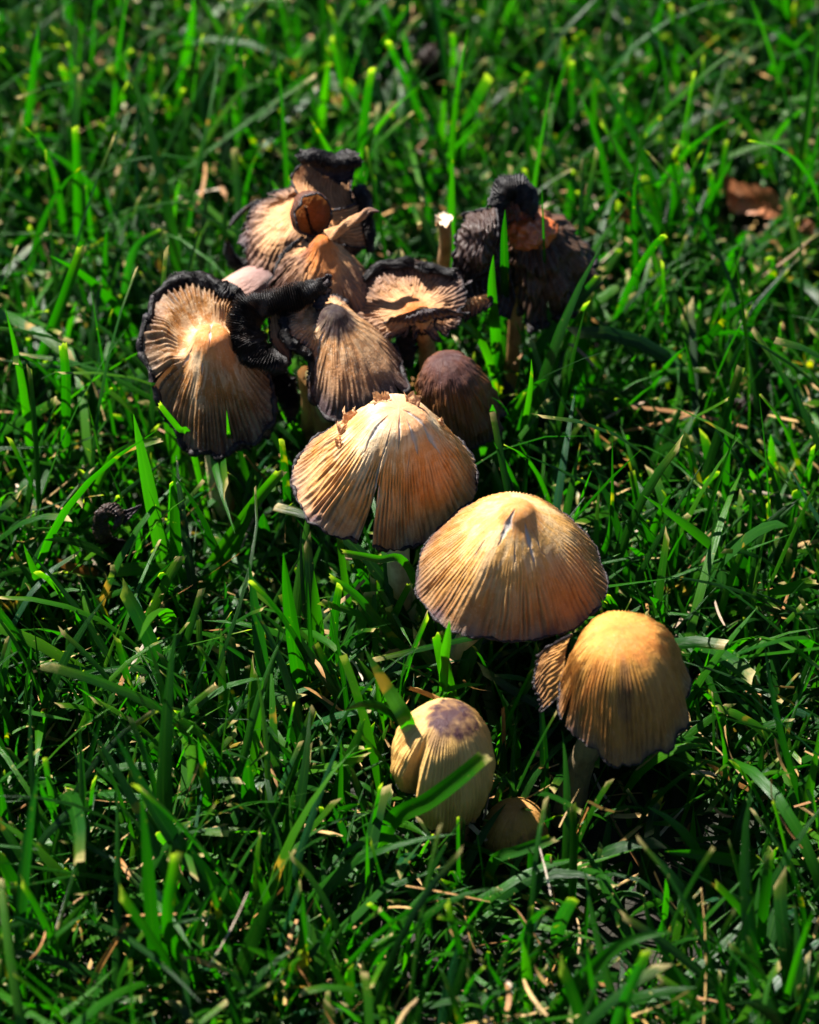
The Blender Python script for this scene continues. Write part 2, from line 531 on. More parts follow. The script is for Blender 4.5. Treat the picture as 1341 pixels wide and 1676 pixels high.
def add_cap(parent, apex, R, H, profile, mat, keys=None, tilt=(0, 0), ridges=92, ramp=(0.32, 0.72), amp=0.035,
            cols=720, rows=84, splits=(), cracks=(), stains=(), seed=1, dents=0.05, rimw=0.06, rimr=0.03,
            gill_mat=None, thick=0.11, cap_name='cap', warp=1.0, rim=True, gills=True, cap_label=None, rolls=(), crumple=0.012):
    """a bell shaped cap: rows (r, drop) of the profile in units of R and H; keys rows are (degrees, R factor,
    H factor); 0 deg is to the right, 270 towards the viewer. splits: (deg, s where it opens, half gap in deg at the rim)"""
    keys = keys or [(0, 1, 1), (180, 1, 1)]
    prof = catmull(profile, rows)
    # even out along the length
    seg = np.r_[0, np.cumsum(np.hypot(np.diff(prof[:, 0]) * R, np.diff(prof[:, 1]) * H))]
    s = np.linspace(0, 1, rows)
    pr = np.interp(s, seg / seg[-1], prof[:, 0])
    ph = np.interp(s, seg / seg[-1], prof[:, 1])
    rot = np.array(Euler((math.radians(tilt[0]), math.radians(tilt[1]), 0)).to_matrix())
    apex = np.asarray(apex, float)

    def build(ncol, nrow_idx, off, ridge_amp, ridge_n, sharp):
        ss = s[nrow_idx]
        V, F, A_s, A_r, A_c, A_t, A_n = [], [], [], [], [], [], []
        rims, rang = [], []
        cuts = sorted(splits) if splits else [(-90, 2.0, 0)]
        base = 0
        for i, (d0, s0, g0) in enumerate(cuts):
            d1, s1, g1 = cuts[(i + 1) % len(cuts)]
            if d1 <= d0:
                d1 += 360
            nc = max(8, int(ncol * (d1 - d0) / 360)) + 1
            q = np.linspace(0, 1, nc)[None, :]
            sg = ss[:, None]
            ga = g0 * np.clip((sg - s0) / max(1e-3, 1 - s0), 0, 1) ** 1.2 if s0 < 1 else 0 * sg
            gb = g1 * np.clip((sg - s1) / max(1e-3, 1 - s1), 0, 1) ** 1.2 if s1 < 1 else 0 * sg
            th = (d0 + ga) * (1 - q) + (d1 - gb) * q
            tm = d0 * (1 - q) + d1 * q + 0 * sg
            kk = keyed(keys, tm)
            tr = np.radians(tm)
            ct, st = np.cos(tr), np.sin(tr)
            bl = smoothstep(0.05, 0.7, sg)
            rf = 1 + (kk[..., 0] - 1) * bl
            hf = 1 + (kk[..., 1] - 1) * bl
            lump = wave(ct * 1.3, st * 1.3, sg * 1.6 + 0 * ct, seed=seed, octaves=3)
            marg = wave(ct * 4, st * 4, seed=seed + 7, octaves=3)
            r = pr[nrow_idx][:, None] * R * rf * (1 + dents * lump * smoothstep(0.05, 0.4, sg))
            h = ph[nrow_idx][:, None] * H * hf + 0.05 * marg * smoothstep(0.8, 1, sg) + dents * 0.8 * lump * smoothstep(0.1, 0.5, sg)
            r = r + rimw * marg * smoothstep(0.82, 1, sg)
            r = r + crumple * wave(ct * 5, st * 5, sg * 7 + 0 * ct, seed=seed + 51, octaves=3) * smoothstep(0.1, 0.3, sg)
            rag = wave(ct * 22, st * 22, seed=seed + 45, octaves=3)
            h = h + 0.03 * rag * smoothstep(0.94, 1, sg)
            # furrows
            ph0 = tr * ridge_n + warp * (3.2 * wave(ct * 1.6, st * 1.6, sg * 1.1 + 0 * ct, seed=seed + 3, octaves=2) + 1.1 * wave(ct * 7, st * 7, sg * 3 + 0 * ct, seed=seed + 5, octaves=2))
            w = np.cos(ph0)
            w = w if not sharp else np.sign(w) * np.abs(w) ** 0.6
            if not sharp:
                ph1 = tr * round(ridge_n * 0.73) + 4 * wave(ct * 2.2, st * 2.2, sg * 1.5 + 0 * ct, seed=seed + 41, octaves=2)
                mk = smoothstep(0.05, 0.45, wave(ct * 3.5, st * 3.5, sg * 2.2 + 0 * ct, seed=seed + 43, octaves=2))
                wa = 1 - 2 * np.abs(np.sin(ph0 / 2)) ** 1.5
                wb_ = 1 - 2 * np.abs(np.sin(ph1 / 2)) ** 1.5
                w = wa * (1 - mk) + wb_ * mk
            ampv = ridge_amp * smoothstep(ramp[0], ramp[1], sg) * np.clip(0.7 + 0.55 * wave(ct * 6, st * 6, sg * 3 + 0 * ct, seed=seed + 9), 0.1, 1.4)
            ampv = ampv * (1 - 0.55 * smoothstep(0.9, 1.0, sg))
            rr = w * ampv
            crack = 0 * r
            for (cd, ca, cb, cw) in cracks:
                dth = np.abs((tm + 6 * wave(sg * 3 + 0 * tm, seed=int(cd) + seed) - cd + 180) % 360 - 180)
                rad = np.maximum(np.radians(dth) * np.maximum(r, 0.02), 0)
                cwv = cw * (0.75 + 0.5 * wave(sg * 22 + 0 * tm, seed=int(cd) + seed + 2)) * np.clip((sg - ca) / 0.08, 0, 1) * np.clip((cb - sg) / 0.12, 0, 1)
                crack = np.maximum(crack, np.where(cwv > 0.002, np.clip(1.4 - rad / np.maximum(cwv, 1e-3), 0, 1), 0))
            stain = 0 * r
            tnt = 0 * r
            for (sd, sa, swd, sws, stg) in stains:
                dth = np.abs((tm - sd + 180) % 360 - 180)
                e = (dth * np.minimum(1, sg * 3) / swd) ** 2 + ((sg - sa) / sws) ** 2
                e = e + 0.35 * wave(ct * 5, st * 5, sg * 6 + 0 * ct, seed=seed + 21)
                if stg < 0:
                    tnt = np.maximum(tnt, -stg * (1 - smoothstep(0.2, 1.6, e)))
                else:
                    stain = np.maximum(stain, stg * (1 - smoothstep(0.5, 1.5, e)))
            # normal of the smooth profile
            dr = np.gradient(r, axis=0)
            dh = np.gradient(h, axis=0)
            ln = np.hypot(dr, dh) + 1e-6
            nr_, nh_ = dh / ln, dr / ln
            d = rr - off - 0.035 * crack
            if off:
                d = d * smoothstep(-0.02, 0.2, 1.15 - sg)     # closes on the margin
            th_r = np.radians(th)
            rr2 = r + nr_ * d
            x = rr2 * np.cos(th_r)
            y = rr2 * np.sin(th_r)
            z = -h + nh_ * d
            pts = np.stack([x, y, z], -1).reshape(-1, 3) @ rot.T + apex
            V.append(pts)
            F.append(grid_faces(len(ss), nc, base=base)[:, ::-1])
            base += len(pts)
            A_s.append(np.stack([np.cos(th_r), np.sin(th_r), sg + 0 * th_r], -1).reshape(-1, 3))
            amx = max(ridge_amp, 1e-5)
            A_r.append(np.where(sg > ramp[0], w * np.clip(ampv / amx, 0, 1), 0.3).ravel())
            A_c.append(crack.ravel() + 0 * w.ravel())
            A_t.append(stain.ravel())
            A_n.append(tnt.ravel())
            rims.append(pts.reshape(len(ss), nc, 3)[-1])
            rang.append(tm[-1] + 0 * q[0])
        return (np.vstack(V), np.vstack(F), np.vstack(A_s), np.concatenate(A_r), np.concatenate(A_c), (np.concatenate(A_t), np.concatenate(A_n)), rims, rang)

    V, F, a_s, a_r, a_c, a_t, rims, rang = build(cols, np.arange(rows), 0, amp, ridges, False)
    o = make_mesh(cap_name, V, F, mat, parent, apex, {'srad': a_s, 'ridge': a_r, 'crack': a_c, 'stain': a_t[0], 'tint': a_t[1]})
    if cap_label:
        o['label'] = cap_label
    if gills:
        idx = np.unique(np.linspace(int(rows * 0.12), rows - 1, max(12, rows // 3)).astype(int))
        V2, F2, b_s, b_r, b_c, b_t, _, _ = build(cols // 2, idx, thick, 0.07, ridges // 2 * 2, True)
        make_mesh('gills', V2, F2[:, ::-1], gill_mat or M_GILL, parent, apex, {'srad': b_s, 'ridge': b_r})
    global LASTV
    LASTV = V
    for k, (d0, d1, rad, pl, lift) in enumerate(rolls):
        aa, pp = np.concatenate(rang), np.vstack(rims)
        aa = np.mod(aa - d0, 360)
        sel = aa < (d1 - d0)
        od = np.argsort(aa[sel])
        q = pp[sel][od]
        if len(q) > 14:
            q = q[np.linspace(0, len(q) - 1, 12).astype(int)]
        c0 = apex + rot @ np.array([0, 0, -0.2])
        inw = (c0 - q) / np.linalg.norm(c0 - q, axis=1)[:, None]
        env = np.sin(np.linspace(0.12, 1, len(q)) ** 0.8 * math.pi * 0.97) ** 0.5
        rr_ = rad * (0.35 + 0.65 * env) * (1 + 0.22 * wave(np.arange(len(q)) * 0.9, seed=seed + 60 + k))
        q = q + inw * (rr_ * 0.5)[:, None] + np.array([0, -0.15, 1.0]) * (rr_ * lift)[:, None]
        add_roll(parent, q, rr_, 'rolled_margin', pl, seed=seed + 70 + k)
    if rim:
        vs, fs, rd, b = [], [], [], 0
        for q in rims:
            stp = max(1, len(q) // 360)
            q = q[::stp]
            if len(q) < 4:
                continue
            k = np.arange(len(q))
            rad = rimr * (0.9 + 0.8 * wave(k * 0.11, seed=seed + 31) + 0.25 * wave(k * 0.5, seed=seed + 33))
            rad = np.clip(rad, 0.012, 0.16)
            v, f = tube(q, rad, 6)
            vs.append(v)
            fs.append(f + b)
            rd.append(np.repeat(0.5 + 0.5 * np.sin(k * 1.7), 6))
            b += len(v)
        make_mesh('rim', np.vstack(vs), np.vstack(fs), M_RIM, parent, apex, {'ridge': np.concatenate(rd)})
    return o


def frames(path):
    path = np.asarray(path, float)
    t = np.gradient(path, axis=0)
    t /= np.linalg.norm(t, axis=1)[:, None] + 1e-9
    n = np.zeros_like(t)
    up = np.array([0, 0, 1.0]) if abs(t[0][2]) < 0.8 else np.array([0, 1.0, 0])
    v = np.cross(t[0], up)
    v /= np.linalg.norm(v)
    for i in range(len(t)):
        v = v - t[i] * (v @ t[i])
        v /= np.linalg.norm(v) + 1e-9
        n[i] = v
    return t, n, np.cross(t, n)


def tube(path, rad, k, mod=None):
    t, n, b = frames(path)
    a = np.linspace(0, 2 * math.pi, k, endpoint=False)
    rad = np.broadcast_to(rad, (len(path),))
    r = rad[:, None] * np.ones((1, k))
    if mod is not None:
        r = r * mod
    v = path[:, None, :] + r[..., None] * (np.cos(a)[None, :, None] * n[:, None, :] + np.sin(a)[None, :, None] * b[:, None, :])
    return v.reshape(-1, 3), grid_faces(len(path), k, wrap=True)


def add_stem(parent, pts, rads, mat, seed=3, name='stem', closed_top=False, torn=False, label=None):
    path = catmull(pts, 60)
    rad = catmull(np.asarray(rads, float)[:, None], 60)[:, 0]
    k = 28
    a = np.linspace(0, 2 * math.pi, k, endpoint=False)[None, :]
    u = np.linspace(0, 1, 60)[:, None]
    mod = 1 + 0.05 * wave(np.cos(a) * 3, np.sin(a) * 3, u * 1.5 + 0 * a, seed=seed) + 0.02 * np.cos(a * 11 + u * 2)
    v, f = tube(path, rad, k, mod)
    if torn:
        v = v.reshape(60, k, 3)
        v[0] += np.array([0, 0, 1.0]) * (0.1 * wave(a[0] * 2, seed=seed + 5))[:, None]
        v[0] += (v[0] - path[0]) * 0.35
        v = v.reshape(-1, 3)
        # ragged closing disc
        c = path[0] - (path[0] - path[1]) / np.linalg.norm(path[0] - path[1]) * 0.12
        ring = np.arange(k)
        f = np.vstack([f, np.stack([ring, (ring + 1) % k, np.full(k, len(v)), np.full(k, len(v))], -1)])
        v = np.vstack([v, c])
        tri = f[-k:, :3]
        o = make_mesh(name, v, f[:-k], mat, parent, pts[-1])
        d = make_mesh('torn_top', v, tri, M_TORN, o, pts[-1])
        d.location = (0, 0, 0)
        return o
    o = make_mesh(name, v, f, mat, parent, pts[-1])
    if label:
        o['label'] = label
    return o


M_TORN = stem_material('torn_flesh', (0.72, 0.62, 0.48), (0.6, 0.45, 0.28), amount=0.2)


def add_roll(parent, pts, rads, name='gill_roll', pleats=60, mat=None, seed=2, slant=0.8, amp=0.30, squash=0.75, label=None, open_turn=0.97):
    """a curled-up margin: a rolled tube whose outside shows the pleated black gills"""
    n = pleats * 7
    path = catmull(pts, n)
    rad = catmull(np.asarray(rads, float)[:, None], n)[:, 0]
    k = 36
    a = np.linspace(0, 2 * math.pi * 1.35, k)[None, :]
    u = np.linspace(0, 1, n)[:, None]
    ph = u * pleats * 2 * math.pi + slant * np.sin(a + 0.6) * 2.2 + 2.6 * wave(u * 7, np.cos(a) * 0.8, np.sin(a) * 0.8, seed=seed)
    w = 1 - 2 * np.abs(np.sin(ph / 2)) ** 1.4
    env = 1 + 0.27 * wave(u * 9, np.cos(a) * 1.3, np.sin(a) * 1.3, seed=seed + 1)
    spiral = 1 - 0.9 * np.clip(a / (2 * math.pi) - 0.92, 0, 1)      # winds inwards
    r = rad[:, None] * env * spiral * (1 + amp * w * np.clip(0.6 + 0.7 * wave(u * 14, a, seed=seed + 4), 0.05, 1.3))
    # ragged ends
    t, nn, bb = frames(path)
    v = path[:, None, :] + r[..., None] * (np.cos(a)[..., None] * nn[:, None, :] + squash * np.sin(a)[..., None] * bb[:, None, :])
    for e, sgn in ((0, -1), (-1, 1)):
        jit = 0.12 * wave(a[0] * 2.5, seed=seed + 8 + e)
        ml = np.exp(-((u[:, 0] - (0 if e == 0 else 1)) / 0.03) ** 2)
        v += (t[e][None, None, :] * (jit[None, :, None] * ml[:, None, None]))
    o = make_mesh(name, v.reshape(-1, 3), grid_faces(n, k), mat or M_GILL, parent, pts[0],
                  {'ridge': np.broadcast_to(w, (n, k)).ravel()})
    if label:
        o['label'] = label
    return o


def add_sheet(parent, rows_pts, mat, name='flap', nu=60, nv=60, pleats=0, amp=0.03, seed=1, back=None, rough=0.03, thick=0.05, s_range=(0.4, 1.0), th_range=(0, 1.5), rim=True, label=None):
    """a torn lobe: rows of control points from the attached side to the free margin"""
    g = np.asarray(rows_pts, float)
    gc = np.stack([catmull(r, nu) for r in g])                     # rows, nu, 3
    full = np.stack([catmull(gc[:, j], nv) for j in range(nu)], 1)  # nv, nu, 3
    u = np.linspace(0, 1, nu)[None, :]
    v = np.linspace(0, 1, nv)[:, None]
    du = np.gradient(full, axis=1)
    dv = np.gradient(full, axis=0)
    nrm = np.cross(du, dv)
    nrm /= np.linalg.norm(nrm, axis=2)[..., None] + 1e-9
    if (nrm * (CAM - full)).sum() < 0:
        nrm = -nrm
    # the free edge is ragged
    edge = 0.10 * wave(u * 16, seed=seed + 5) * smoothstep(0.75, 1, v)
    full = full + dv / (np.linalg.norm(dv, axis=2)[..., None] + 1e-9) * edge[..., None]
    w = np.cos(u * pleats * 2 * math.pi + 1.2 * wave(u * 5, v * 3, seed=seed)) if pleats else 0 * u * v
    lump = wave(u * 5, v * 4, seed=seed + 2)
    d = amp * w * smoothstep(0, 0.3, v) + rough * lump
    top = full + nrm * d[..., None]
    th = th_range[0] + (th_range[1] - th_range[0]) * u + 0 * v
    sv = s_range[0] + (s_range[1] - s_range[0]) * v + 0 * u
    srad = np.stack([np.cos(th), np.sin(th), sv], -1).reshape(-1, 3)
    rid = (w + 0 * v * u).ravel()
    z0 = np.zeros(nu * nv)
    org = g[0][0]
    o = make_mesh(name, top.reshape(-1, 3), grid_faces(nv, nu), mat, parent, org, {'srad': srad, 'ridge': rid, 'crack': z0, 'stain': z0})
    if label:
        o['label'] = label
    if back is not None:
        bot = full + nrm * (d - thick)[..., None]
        q = make_mesh('gills', bot.reshape(-1, 3), grid_faces(nv, nu)[:, ::-1], back, parent, org, {'ridge': rid})
    if rim:
        q = np.vstack([top[:, 0], top[-1], top[::-1, -1]])
        k = np.arange(len(q))
        vv, ff = tube(q, np.clip(0.03 + 0.02 * wave(k * 0.5, seed=seed + 9), 0.012, 0.06), 6)
        make_mesh('rim', vv, ff, M_RIM, parent, org, {'ridge': np.repeat(0.5 + 0.5 * np.sin(k * 1.3), 6)})
    return o


BELL = [(0, 0), (0.10, 0.01), (0.22, 0.07), (0.38, 0.20), (0.58, 0.42), (0.78, 0.68), (0.93, 0.90), (1.0, 1.0)]
UMBO = [(0, 0), (0.07, 0.005), (0.14, 0.05), (0.21, 0.14), (0.32, 0.24), (0.52, 0.42), (0.74, 0.66), (0.92, 0.90), (1.0, 1.0)]
EGG = [(0, 0), (0.25, 0.02), (0.52, 0.10), (0.76, 0.25), (0.93, 0.46), (1.0, 0.66), (0.97, 0.85), (0.88, 1.0)]
DOME = [(0, 0), (0.20, 0.02), (0.42, 0.09), (0.62, 0.23), (0.78, 0.45), (0.89, 0.70), (0.97, 0.92), (1.0, 1.0)]
CONE = [(0, 0), (0.08, 0.01), (0.17, 0.09), (0.27, 0.25), (0.45, 0.48), (0.68, 0.72), (0.88, 0.90), (1.0, 1.0)]
CREAMY = [(0, 0), (0.15, 0.01), (0.34, 0.07), (0.48, 0.22), (0.62, 0.43), (0.78, 0.70), (0.92, 0.91), (1.0, 1.0)]
BOSS = [(0, 0), (0.10, 0.0), (0.20, 0.03), (0.28, 0.12), (0.35, 0.24), (0.48, 0.42), (0.7, 0.68), (0.88, 0.88), (1.0, 1.0)]
PLATE = [(0, 0), (0.2, 0.02), (0.4, 0.1), (0.6, 0.3), (0.8, 0.6), (1.0, 1.0)]


def on_surface(px, py):
    """the point of the last cap that is seen nearest to a photograph pixel"""
    x, y, d = project(LASTV)
    e = np.hypot(x - px, y - py)
    m = e < e.min() + 5
    c = LASTV[m]
    return c[np.argmin(d[m])]


def keep(px, py, rx, ry, z, s=1.0):
    c = P(px, py, z)
    KEEP.append((px, py, rx, ry, project(c)[2], c, s))


GROUP = 'inky cap mushrooms growing in the lawn'


def mushroom(label, base, name='mushroom'):
    return thing(name, label, 'mushroom', base, GROUP)


def build_mushrooms():
    # --- cream cap in the middle with the torn skin
    base = P(678, 1062, 0.0)
    t = mushroom('pale cream ribbed mushroom in the middle, torn skin on top, open split in front', base)
    ap = P(653, 668, 7.8)
    add_cap(t, ap, 1.92, 2.95, CREAMY, M_CREAM, tilt=(6, 5),
            keys=[(0, 1.1, 0.78), (60, 0.98, 0.7), (135, 1.0, 0.75), (190, 1.2, 0.82), (222, 1.2, 0.84), (250, 0.98, 0.97), (275, 0.86, 1.06), (300, 0.9, 1.02), (330, 1.02, 0.9)],
            splits=[(253, 0.42, 5.5)], seed=4, ridges=98, amp=0.035, ramp=(0.3, 0.62),
            cracks=[(250, 0.14, 0.75, 0.02), (224, 0.08, 0.42, 0.045), (272, 0.04, 0.3, 0.03), (302, 0.1, 0.36, 0.055), (338, 0.03, 0.5, 0.07), (350, 0.2, 0.5, 0.02), (290, 0.3, 0.5, 0.012)],
            rimr=0.04, dents=0.035, stains=[(315, 0.5, 40, 0.28, -0.75), (350, 0.1, 60, 0.12, -0.8), (180, 0.3, 20, 0.1, -0.7)])
    add_stem(t, [ap + [0.05, 0.3, -0.8], P(652, 905, 3.6), P(660, 985, 1.6), base], [0.24, 0.27, 0.31, 0.4], M_STEM, 5)
    # scraps of the veil peeling off
    for i, (x, y, sx, sy, dz) in enumerate([(566, 674, 18, 12, 0), (622, 652, 20, 9, 0), (678, 655, 19, 12, 0), (556, 704, 9, 9, 0), (550, 730, 7, 8, 0), (728, 690, 8, 7, 0)]):
        c = on_surface(x, y) + [0, 0, 0.03]
        rr = np.random.default_rng(40 + i)
        ex = np.array([sx / 69, 0, 0])
        ey = np.array([0, sy / 69 * 0.7, sy / 69 * 0.7])
        rows = [[c + ex * (a + 0.2 * rr.normal()) + ey * (b + 0.2 * rr.normal()) + np.array([0, 0, 0.05 + 0.06 * b + 0.03 * rr.normal()])
                 for a in (-0.7, -0.25, 0.25, 0.7)] for b in (-0.7, 0, 0.7)]
        add_sheet(t, rows, M_SCRAP, 'skin_flake', 12, 10, 0, 0, seed=50 + i, rough=0.05, rim=False, s_range=(0.1, 0.3))
    keep(632, 775, 152, 118, 6.5)
    keep(665, 950, 22, 60, 3.0, 0)

    # --- honey cap right of it
    base = P(742, 1130, 0.0)
    t = mushroom('broad honey-brown conical mushroom with white cracks at its tip, right of centre', base)
    ap = P(848, 826, 7.5)
    add_cap(t, ap, 2.24, 2.3, UMBO, M_HONEY, tilt=(7, 3),
            keys=[(0, 1.03, 1.05), (45, 0.93, 0.95), (90, 0.88, 0.85), (150, 0.88, 1.0), (195, 0.98, 1.14), (230, 1.0, 1.05), (255, 0.84, 1.1), (280, 0.86, 1.12), (310, 0.95, 1.05), (335, 1.03, 1.0)],
            splits=[(238, 0.93, 0.7), (338, 0.9, 1.0)], seed=9, ridges=104, amp=0.028, ramp=(0.36, 0.8),
            cracks=[(240, 0.03, 0.34, 0.075), (296, 0.14, 0.46, 0.055), (262, 0.25, 0.5, 0.015), (215, 0.3, 0.55, 0.015), (315, 0.2, 0.5, 0.012)], dents=0.04, stains=[(310, 0.12, 60, 0.14, -0.7), (325, 0.7, 40, 0.2, -0.35)])
    add_stem(t, [ap + [0, 0.05, -0.5], P(800, 980, 4.2), P(745, 1080, 1.4), base], [0.27, 0.28, 0.32, 0.4], M_STEM, 6)
    keep(840, 935, 160, 118, 6.2)

    # --- amber cap bottom right
    base = P(930, 1345, 0.0)
    t = mushroom('amber domed mushroom with folded brown side lobe, lowest big cap at the right', base)
    ap = P(1018, 1028, 6.5)
    add_cap(t, ap, 1.60, 2.5, DOME, M_AMBER, tilt=(2, -2),
            keys=[(0, 1.0, 0.82), (35, 1.0, 0.7), (90, 0.95, 0.7), (150, 0.8, 0.72), (190, 0.85, 0.85), (225, 0.9, 1.0), (262, 0.98, 1.12), (300, 1.0, 1.0), (335, 1.02, 0.9)],
            seed=15, ridges=88, amp=0.03, dents=0.09, ramp=(0.12, 0.5), splits=[(208, 0.5, 4)],
            stains=[(272, 0.45, 8, 0.22, 0.45), (340, 0.14, 70, 0.16, -0.8), (235, 0.5, 14, 0.4, -0.5)])
    add_sheet(t, [[P(935, 1040, 5.6), P(925, 1075, 5.0), P(925, 1130, 4.2)],
                  [P(905, 1055, 5.0), P(893, 1095, 4.5), P(905, 1150, 3.8)],
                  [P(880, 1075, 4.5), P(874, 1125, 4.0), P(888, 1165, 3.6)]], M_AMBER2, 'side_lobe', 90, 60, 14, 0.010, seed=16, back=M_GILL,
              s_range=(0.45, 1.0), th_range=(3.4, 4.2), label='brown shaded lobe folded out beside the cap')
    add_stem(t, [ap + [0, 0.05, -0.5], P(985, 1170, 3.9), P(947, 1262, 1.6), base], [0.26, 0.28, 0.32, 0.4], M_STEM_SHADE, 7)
    keep(1018, 1120, 112, 112, 5.4)
    keep(905, 1110, 30, 55, 4.6)
    
    # --- the egg shaped button
    base = P(735, 1372, 0.0)
    t = mushroom('small egg-shaped yellow mushroom with purple-brown tip and deep cleft, crossed by a blade', base)
    ap = P(735, 1160, 4.3)
    add_cap(t, ap, 1.19, 2.6, EGG, M_BUTTON, tilt=(-4, 4), ramp=(0.1, 0.4),
            keys=[(0, 1.0, 1.0), (90, 1.0, 0.9), (180, 1.0, 0.88), (220, 1.08, 0.78), (231, 0.72, 0.84), (241, 1.08, 1.06), (275, 1.04, 1.1), (300, 1.0, 1.04)],
            splits=[(231, 0.5, 3.5)], seed=22, ridges=84, amp=0.02, dents=0.05, rimr=0.02,
            stains=[(320, 0.13, 65, 0.13, 1.0), (250, 0.24, 16, 0.10, 0.6)], cracks=[(215, 0.07, 0.12, 0.03)])
    add_stem(t, [ap + [0, 0, -0.7], P(742, 1290, 1.6), base], [0.4, 0.42, 0.5], M_STEM_O, 8)
    keep(720, 1245, 82, 98, 3.2)

    # --- tiny button in the shade
    base = P(850, 1402, 0.0)
    t = mushroom('tiny round pale mushroom sitting low in deep shade under the amber cap', base)
    ap = P(847, 1322, 1.5)
    add_cap(t, ap, 0.76, 1.2, EGG, M_AMBER2, tilt=(0, 0), seed=29, ridges=70, amp=0.008, dents=0.05, cols=360, rows=50,  # darker amber paints the deep shade onto this cap
            stains=[(300, 0.6, 40, 0.2, 0.6)], rim=False)
    add_stem(t, [ap + [0, 0, -0.5], base], [0.3, 0.36], M_STEM_O, 9)
    keep(845, 1350, 38, 26, 1.6, 0)

    # --- golden cap at the left
    base = P(372, 868, 0.0)
    t = mushroom('golden-brown deeply furrowed mushroom with black curled edge, leftmost of the clump', base)
    ap = P(345, 540, 6.9)
    add_cap(t, ap, 1.72, 2.45, BOSS, M_GOLD, tilt=(0, -4),
            keys=[(0, 0.78, 0.5), (40, 0.58, 0.15), (75, 0.86, -0.02), (115, 1.2, -0.05), (160, 1.05, 0.02), (192, 0.98, 0.35), (215, 1.0, 0.85),
                  (240, 0.96, 1.1), (270, 0.82, 1.16), (295, 0.86, 1.12), (318, 0.98, 0.98), (340, 0.85, 0.7)],
            splits=[(200, 0.5, 3.0)], seed=33, ridges=84, amp=0.05, ramp=(0.4, 0.8), dents=0.06, rimr=0.075, rimw=0.12,
            cracks=[(88, 0.0, 0.30, 0.06), (266, 0.0, 0.16, 0.06), (205, 0.2, 0.5, 0.03), (245, 0.28, 0.4, 0.05)],
            stains=[(275, 0.38, 30, 0.10, 0.25), (335, 0.16, 75, 0.22, -1.0)], rolls=[(62, 140, 0.17, 60, 0.7), (136, 196, 0.08, 50, 0.3), (20, 66, 0.08, 30, 0.3), (212, 262, 0.10, 44, -0.3)])
    add_sheet(t, [[P(372, 700, 4.3), P(405, 695, 4.4), P(446, 668, 4.6)], [P(378, 722, 4.1), P(408, 716, 4.1), P(446, 694, 4.3)],
                  [P(386, 740, 4.0), P(412, 726, 3.9), P(442, 714, 4.0)]], M_BROWN, 'torn_edge', 60, 30, 10, 0.03, seed=37, s_range=(0.75, 1.0), th_range=(4.9, 5.4))
    add_stem(t, [ap + [0, 0.05, -0.6], P(352, 735, 2.9), base], [0.26, 0.27, 0.34], M_STEM, 10)
    keep(335, 600, 112, 135, 6.0)

    # --- brown cap with the big black roll
    base = P(548, 800, 0.0)
    t = mushroom('dark brown conical mushroom with a big black pleated roll curling up at its left', base)
    ap = P(547, 505, 7.1)
    add_cap(t, ap, 1.85, 1.75, UMBO, M_BROWN, tilt=(5, 5),
            keys=[(0, 1.0, 1.02), (45, 0.8, 0.9), (90, 0.65, 0.4), (150, 0.62, 0.2), (190, 0.7, 0.35), (222, 0.52, 0.5), (243, 0.52, 0.72), (260, 0.82, 1.12), (280, 1.12, 1.2),
                  (300, 1.15, 1.1), (330, 1.1, 1.0)],
            splits=[(330, 0.86, 2.5)], rolls=[(180, 250, 0.15, 60, 0.1)], seed=41, ridges=80, crumple=0.03, amp=0.022, ramp=(0.45, 0.85), dents=0.05, rimw=0.12, rimr=0.06,
            stains=[(280, 0.13, 110, 0.17, 0.9), (290, 0.95, 60, 0.15, 0.5)], cracks=[(243, 0.25, 0.95, 0.03), (235, 0.15, 0.4, 0.02)])
    add_roll(t, [P(470, 592, 5.9), P(440, 592, 6.1), P(412, 572, 6.3), P(402, 540, 6.6), P(414, 508, 6.9), P(450, 493, 7.1), P(492, 484, 7.2), P(530, 470, 7.3)],
             [0.16, 0.34, 0.44, 0.44, 0.42, 0.38, 0.36, 0.26], 'rolled_margin', 84, seed=43, label='large black pleated roll of upturned gills')
    add_sheet(t, [[P(512, 500, 7.0), P(522, 480, 7.2), P(526, 458, 7.4)], [P(522, 505, 7.0), P(532, 482, 7.2), P(538, 450, 7.5)],
                  [P(532, 500, 6.9), P(538, 480, 7.1), P(542, 456, 7.4)]], M_INKSHEET, 'torn_edge', 20, 20, 5, 0.03, seed=44)
    add_sheet(t, [[P(440, 520, 6.6), P(465, 500, 6.8), P(510, 490, 6.9)], [P(445, 560, 6.3), P(475, 530, 6.6), P(520, 510, 6.9)],
                  [P(470, 592, 5.9), P(490, 560, 6.3), P(530, 530, 6.7)]], M_PEACH, 'inner_lobe', 40, 40, 8, 0.02, seed=46, back=M_GILL)
    add_stem(t, [ap + [0, 0, -0.5], P(520, 640, 3.9), P(535, 720, 1.9), base], [0.22, 0.22, 0.24, 0.3], M_STEM_O, 11)
    add_roll(t, [P(448, 600, 5.2), P(458, 625, 4.8), P(470, 650, 4.4), P(478, 690, 3.8)], [0.2, 0.32, 0.28, 0.1], 'hanging_gills_or_shadow', 40, seed=47)
    keep(565, 580, 122, 80, 6.4)
    keep(455, 530, 75, 75, 6.6)
    keep(515, 670, 35, 50, 3.6, 0)

    # two more stems of the clump, seen below the brown cap
    b2 = P(505, 790, 0.0)
    t = thing('bare_mushroom', 'pale leaning mushroom stem between the golden cap and the brown cap', 'mushroom stem', b2)
    add_stem(t, [P(512, 612, 4.9), P(528, 670, 3.2), P(520, 730, 1.4), b2], [0.2, 0.2, 0.22, 0.25], M_STEM, 12)
    b2 = P(478, 800, 0.0)
    t = thing('bare_mushroom', 'amber mushroom stem standing in the shade right of the golden cap', 'mushroom stem', b2)
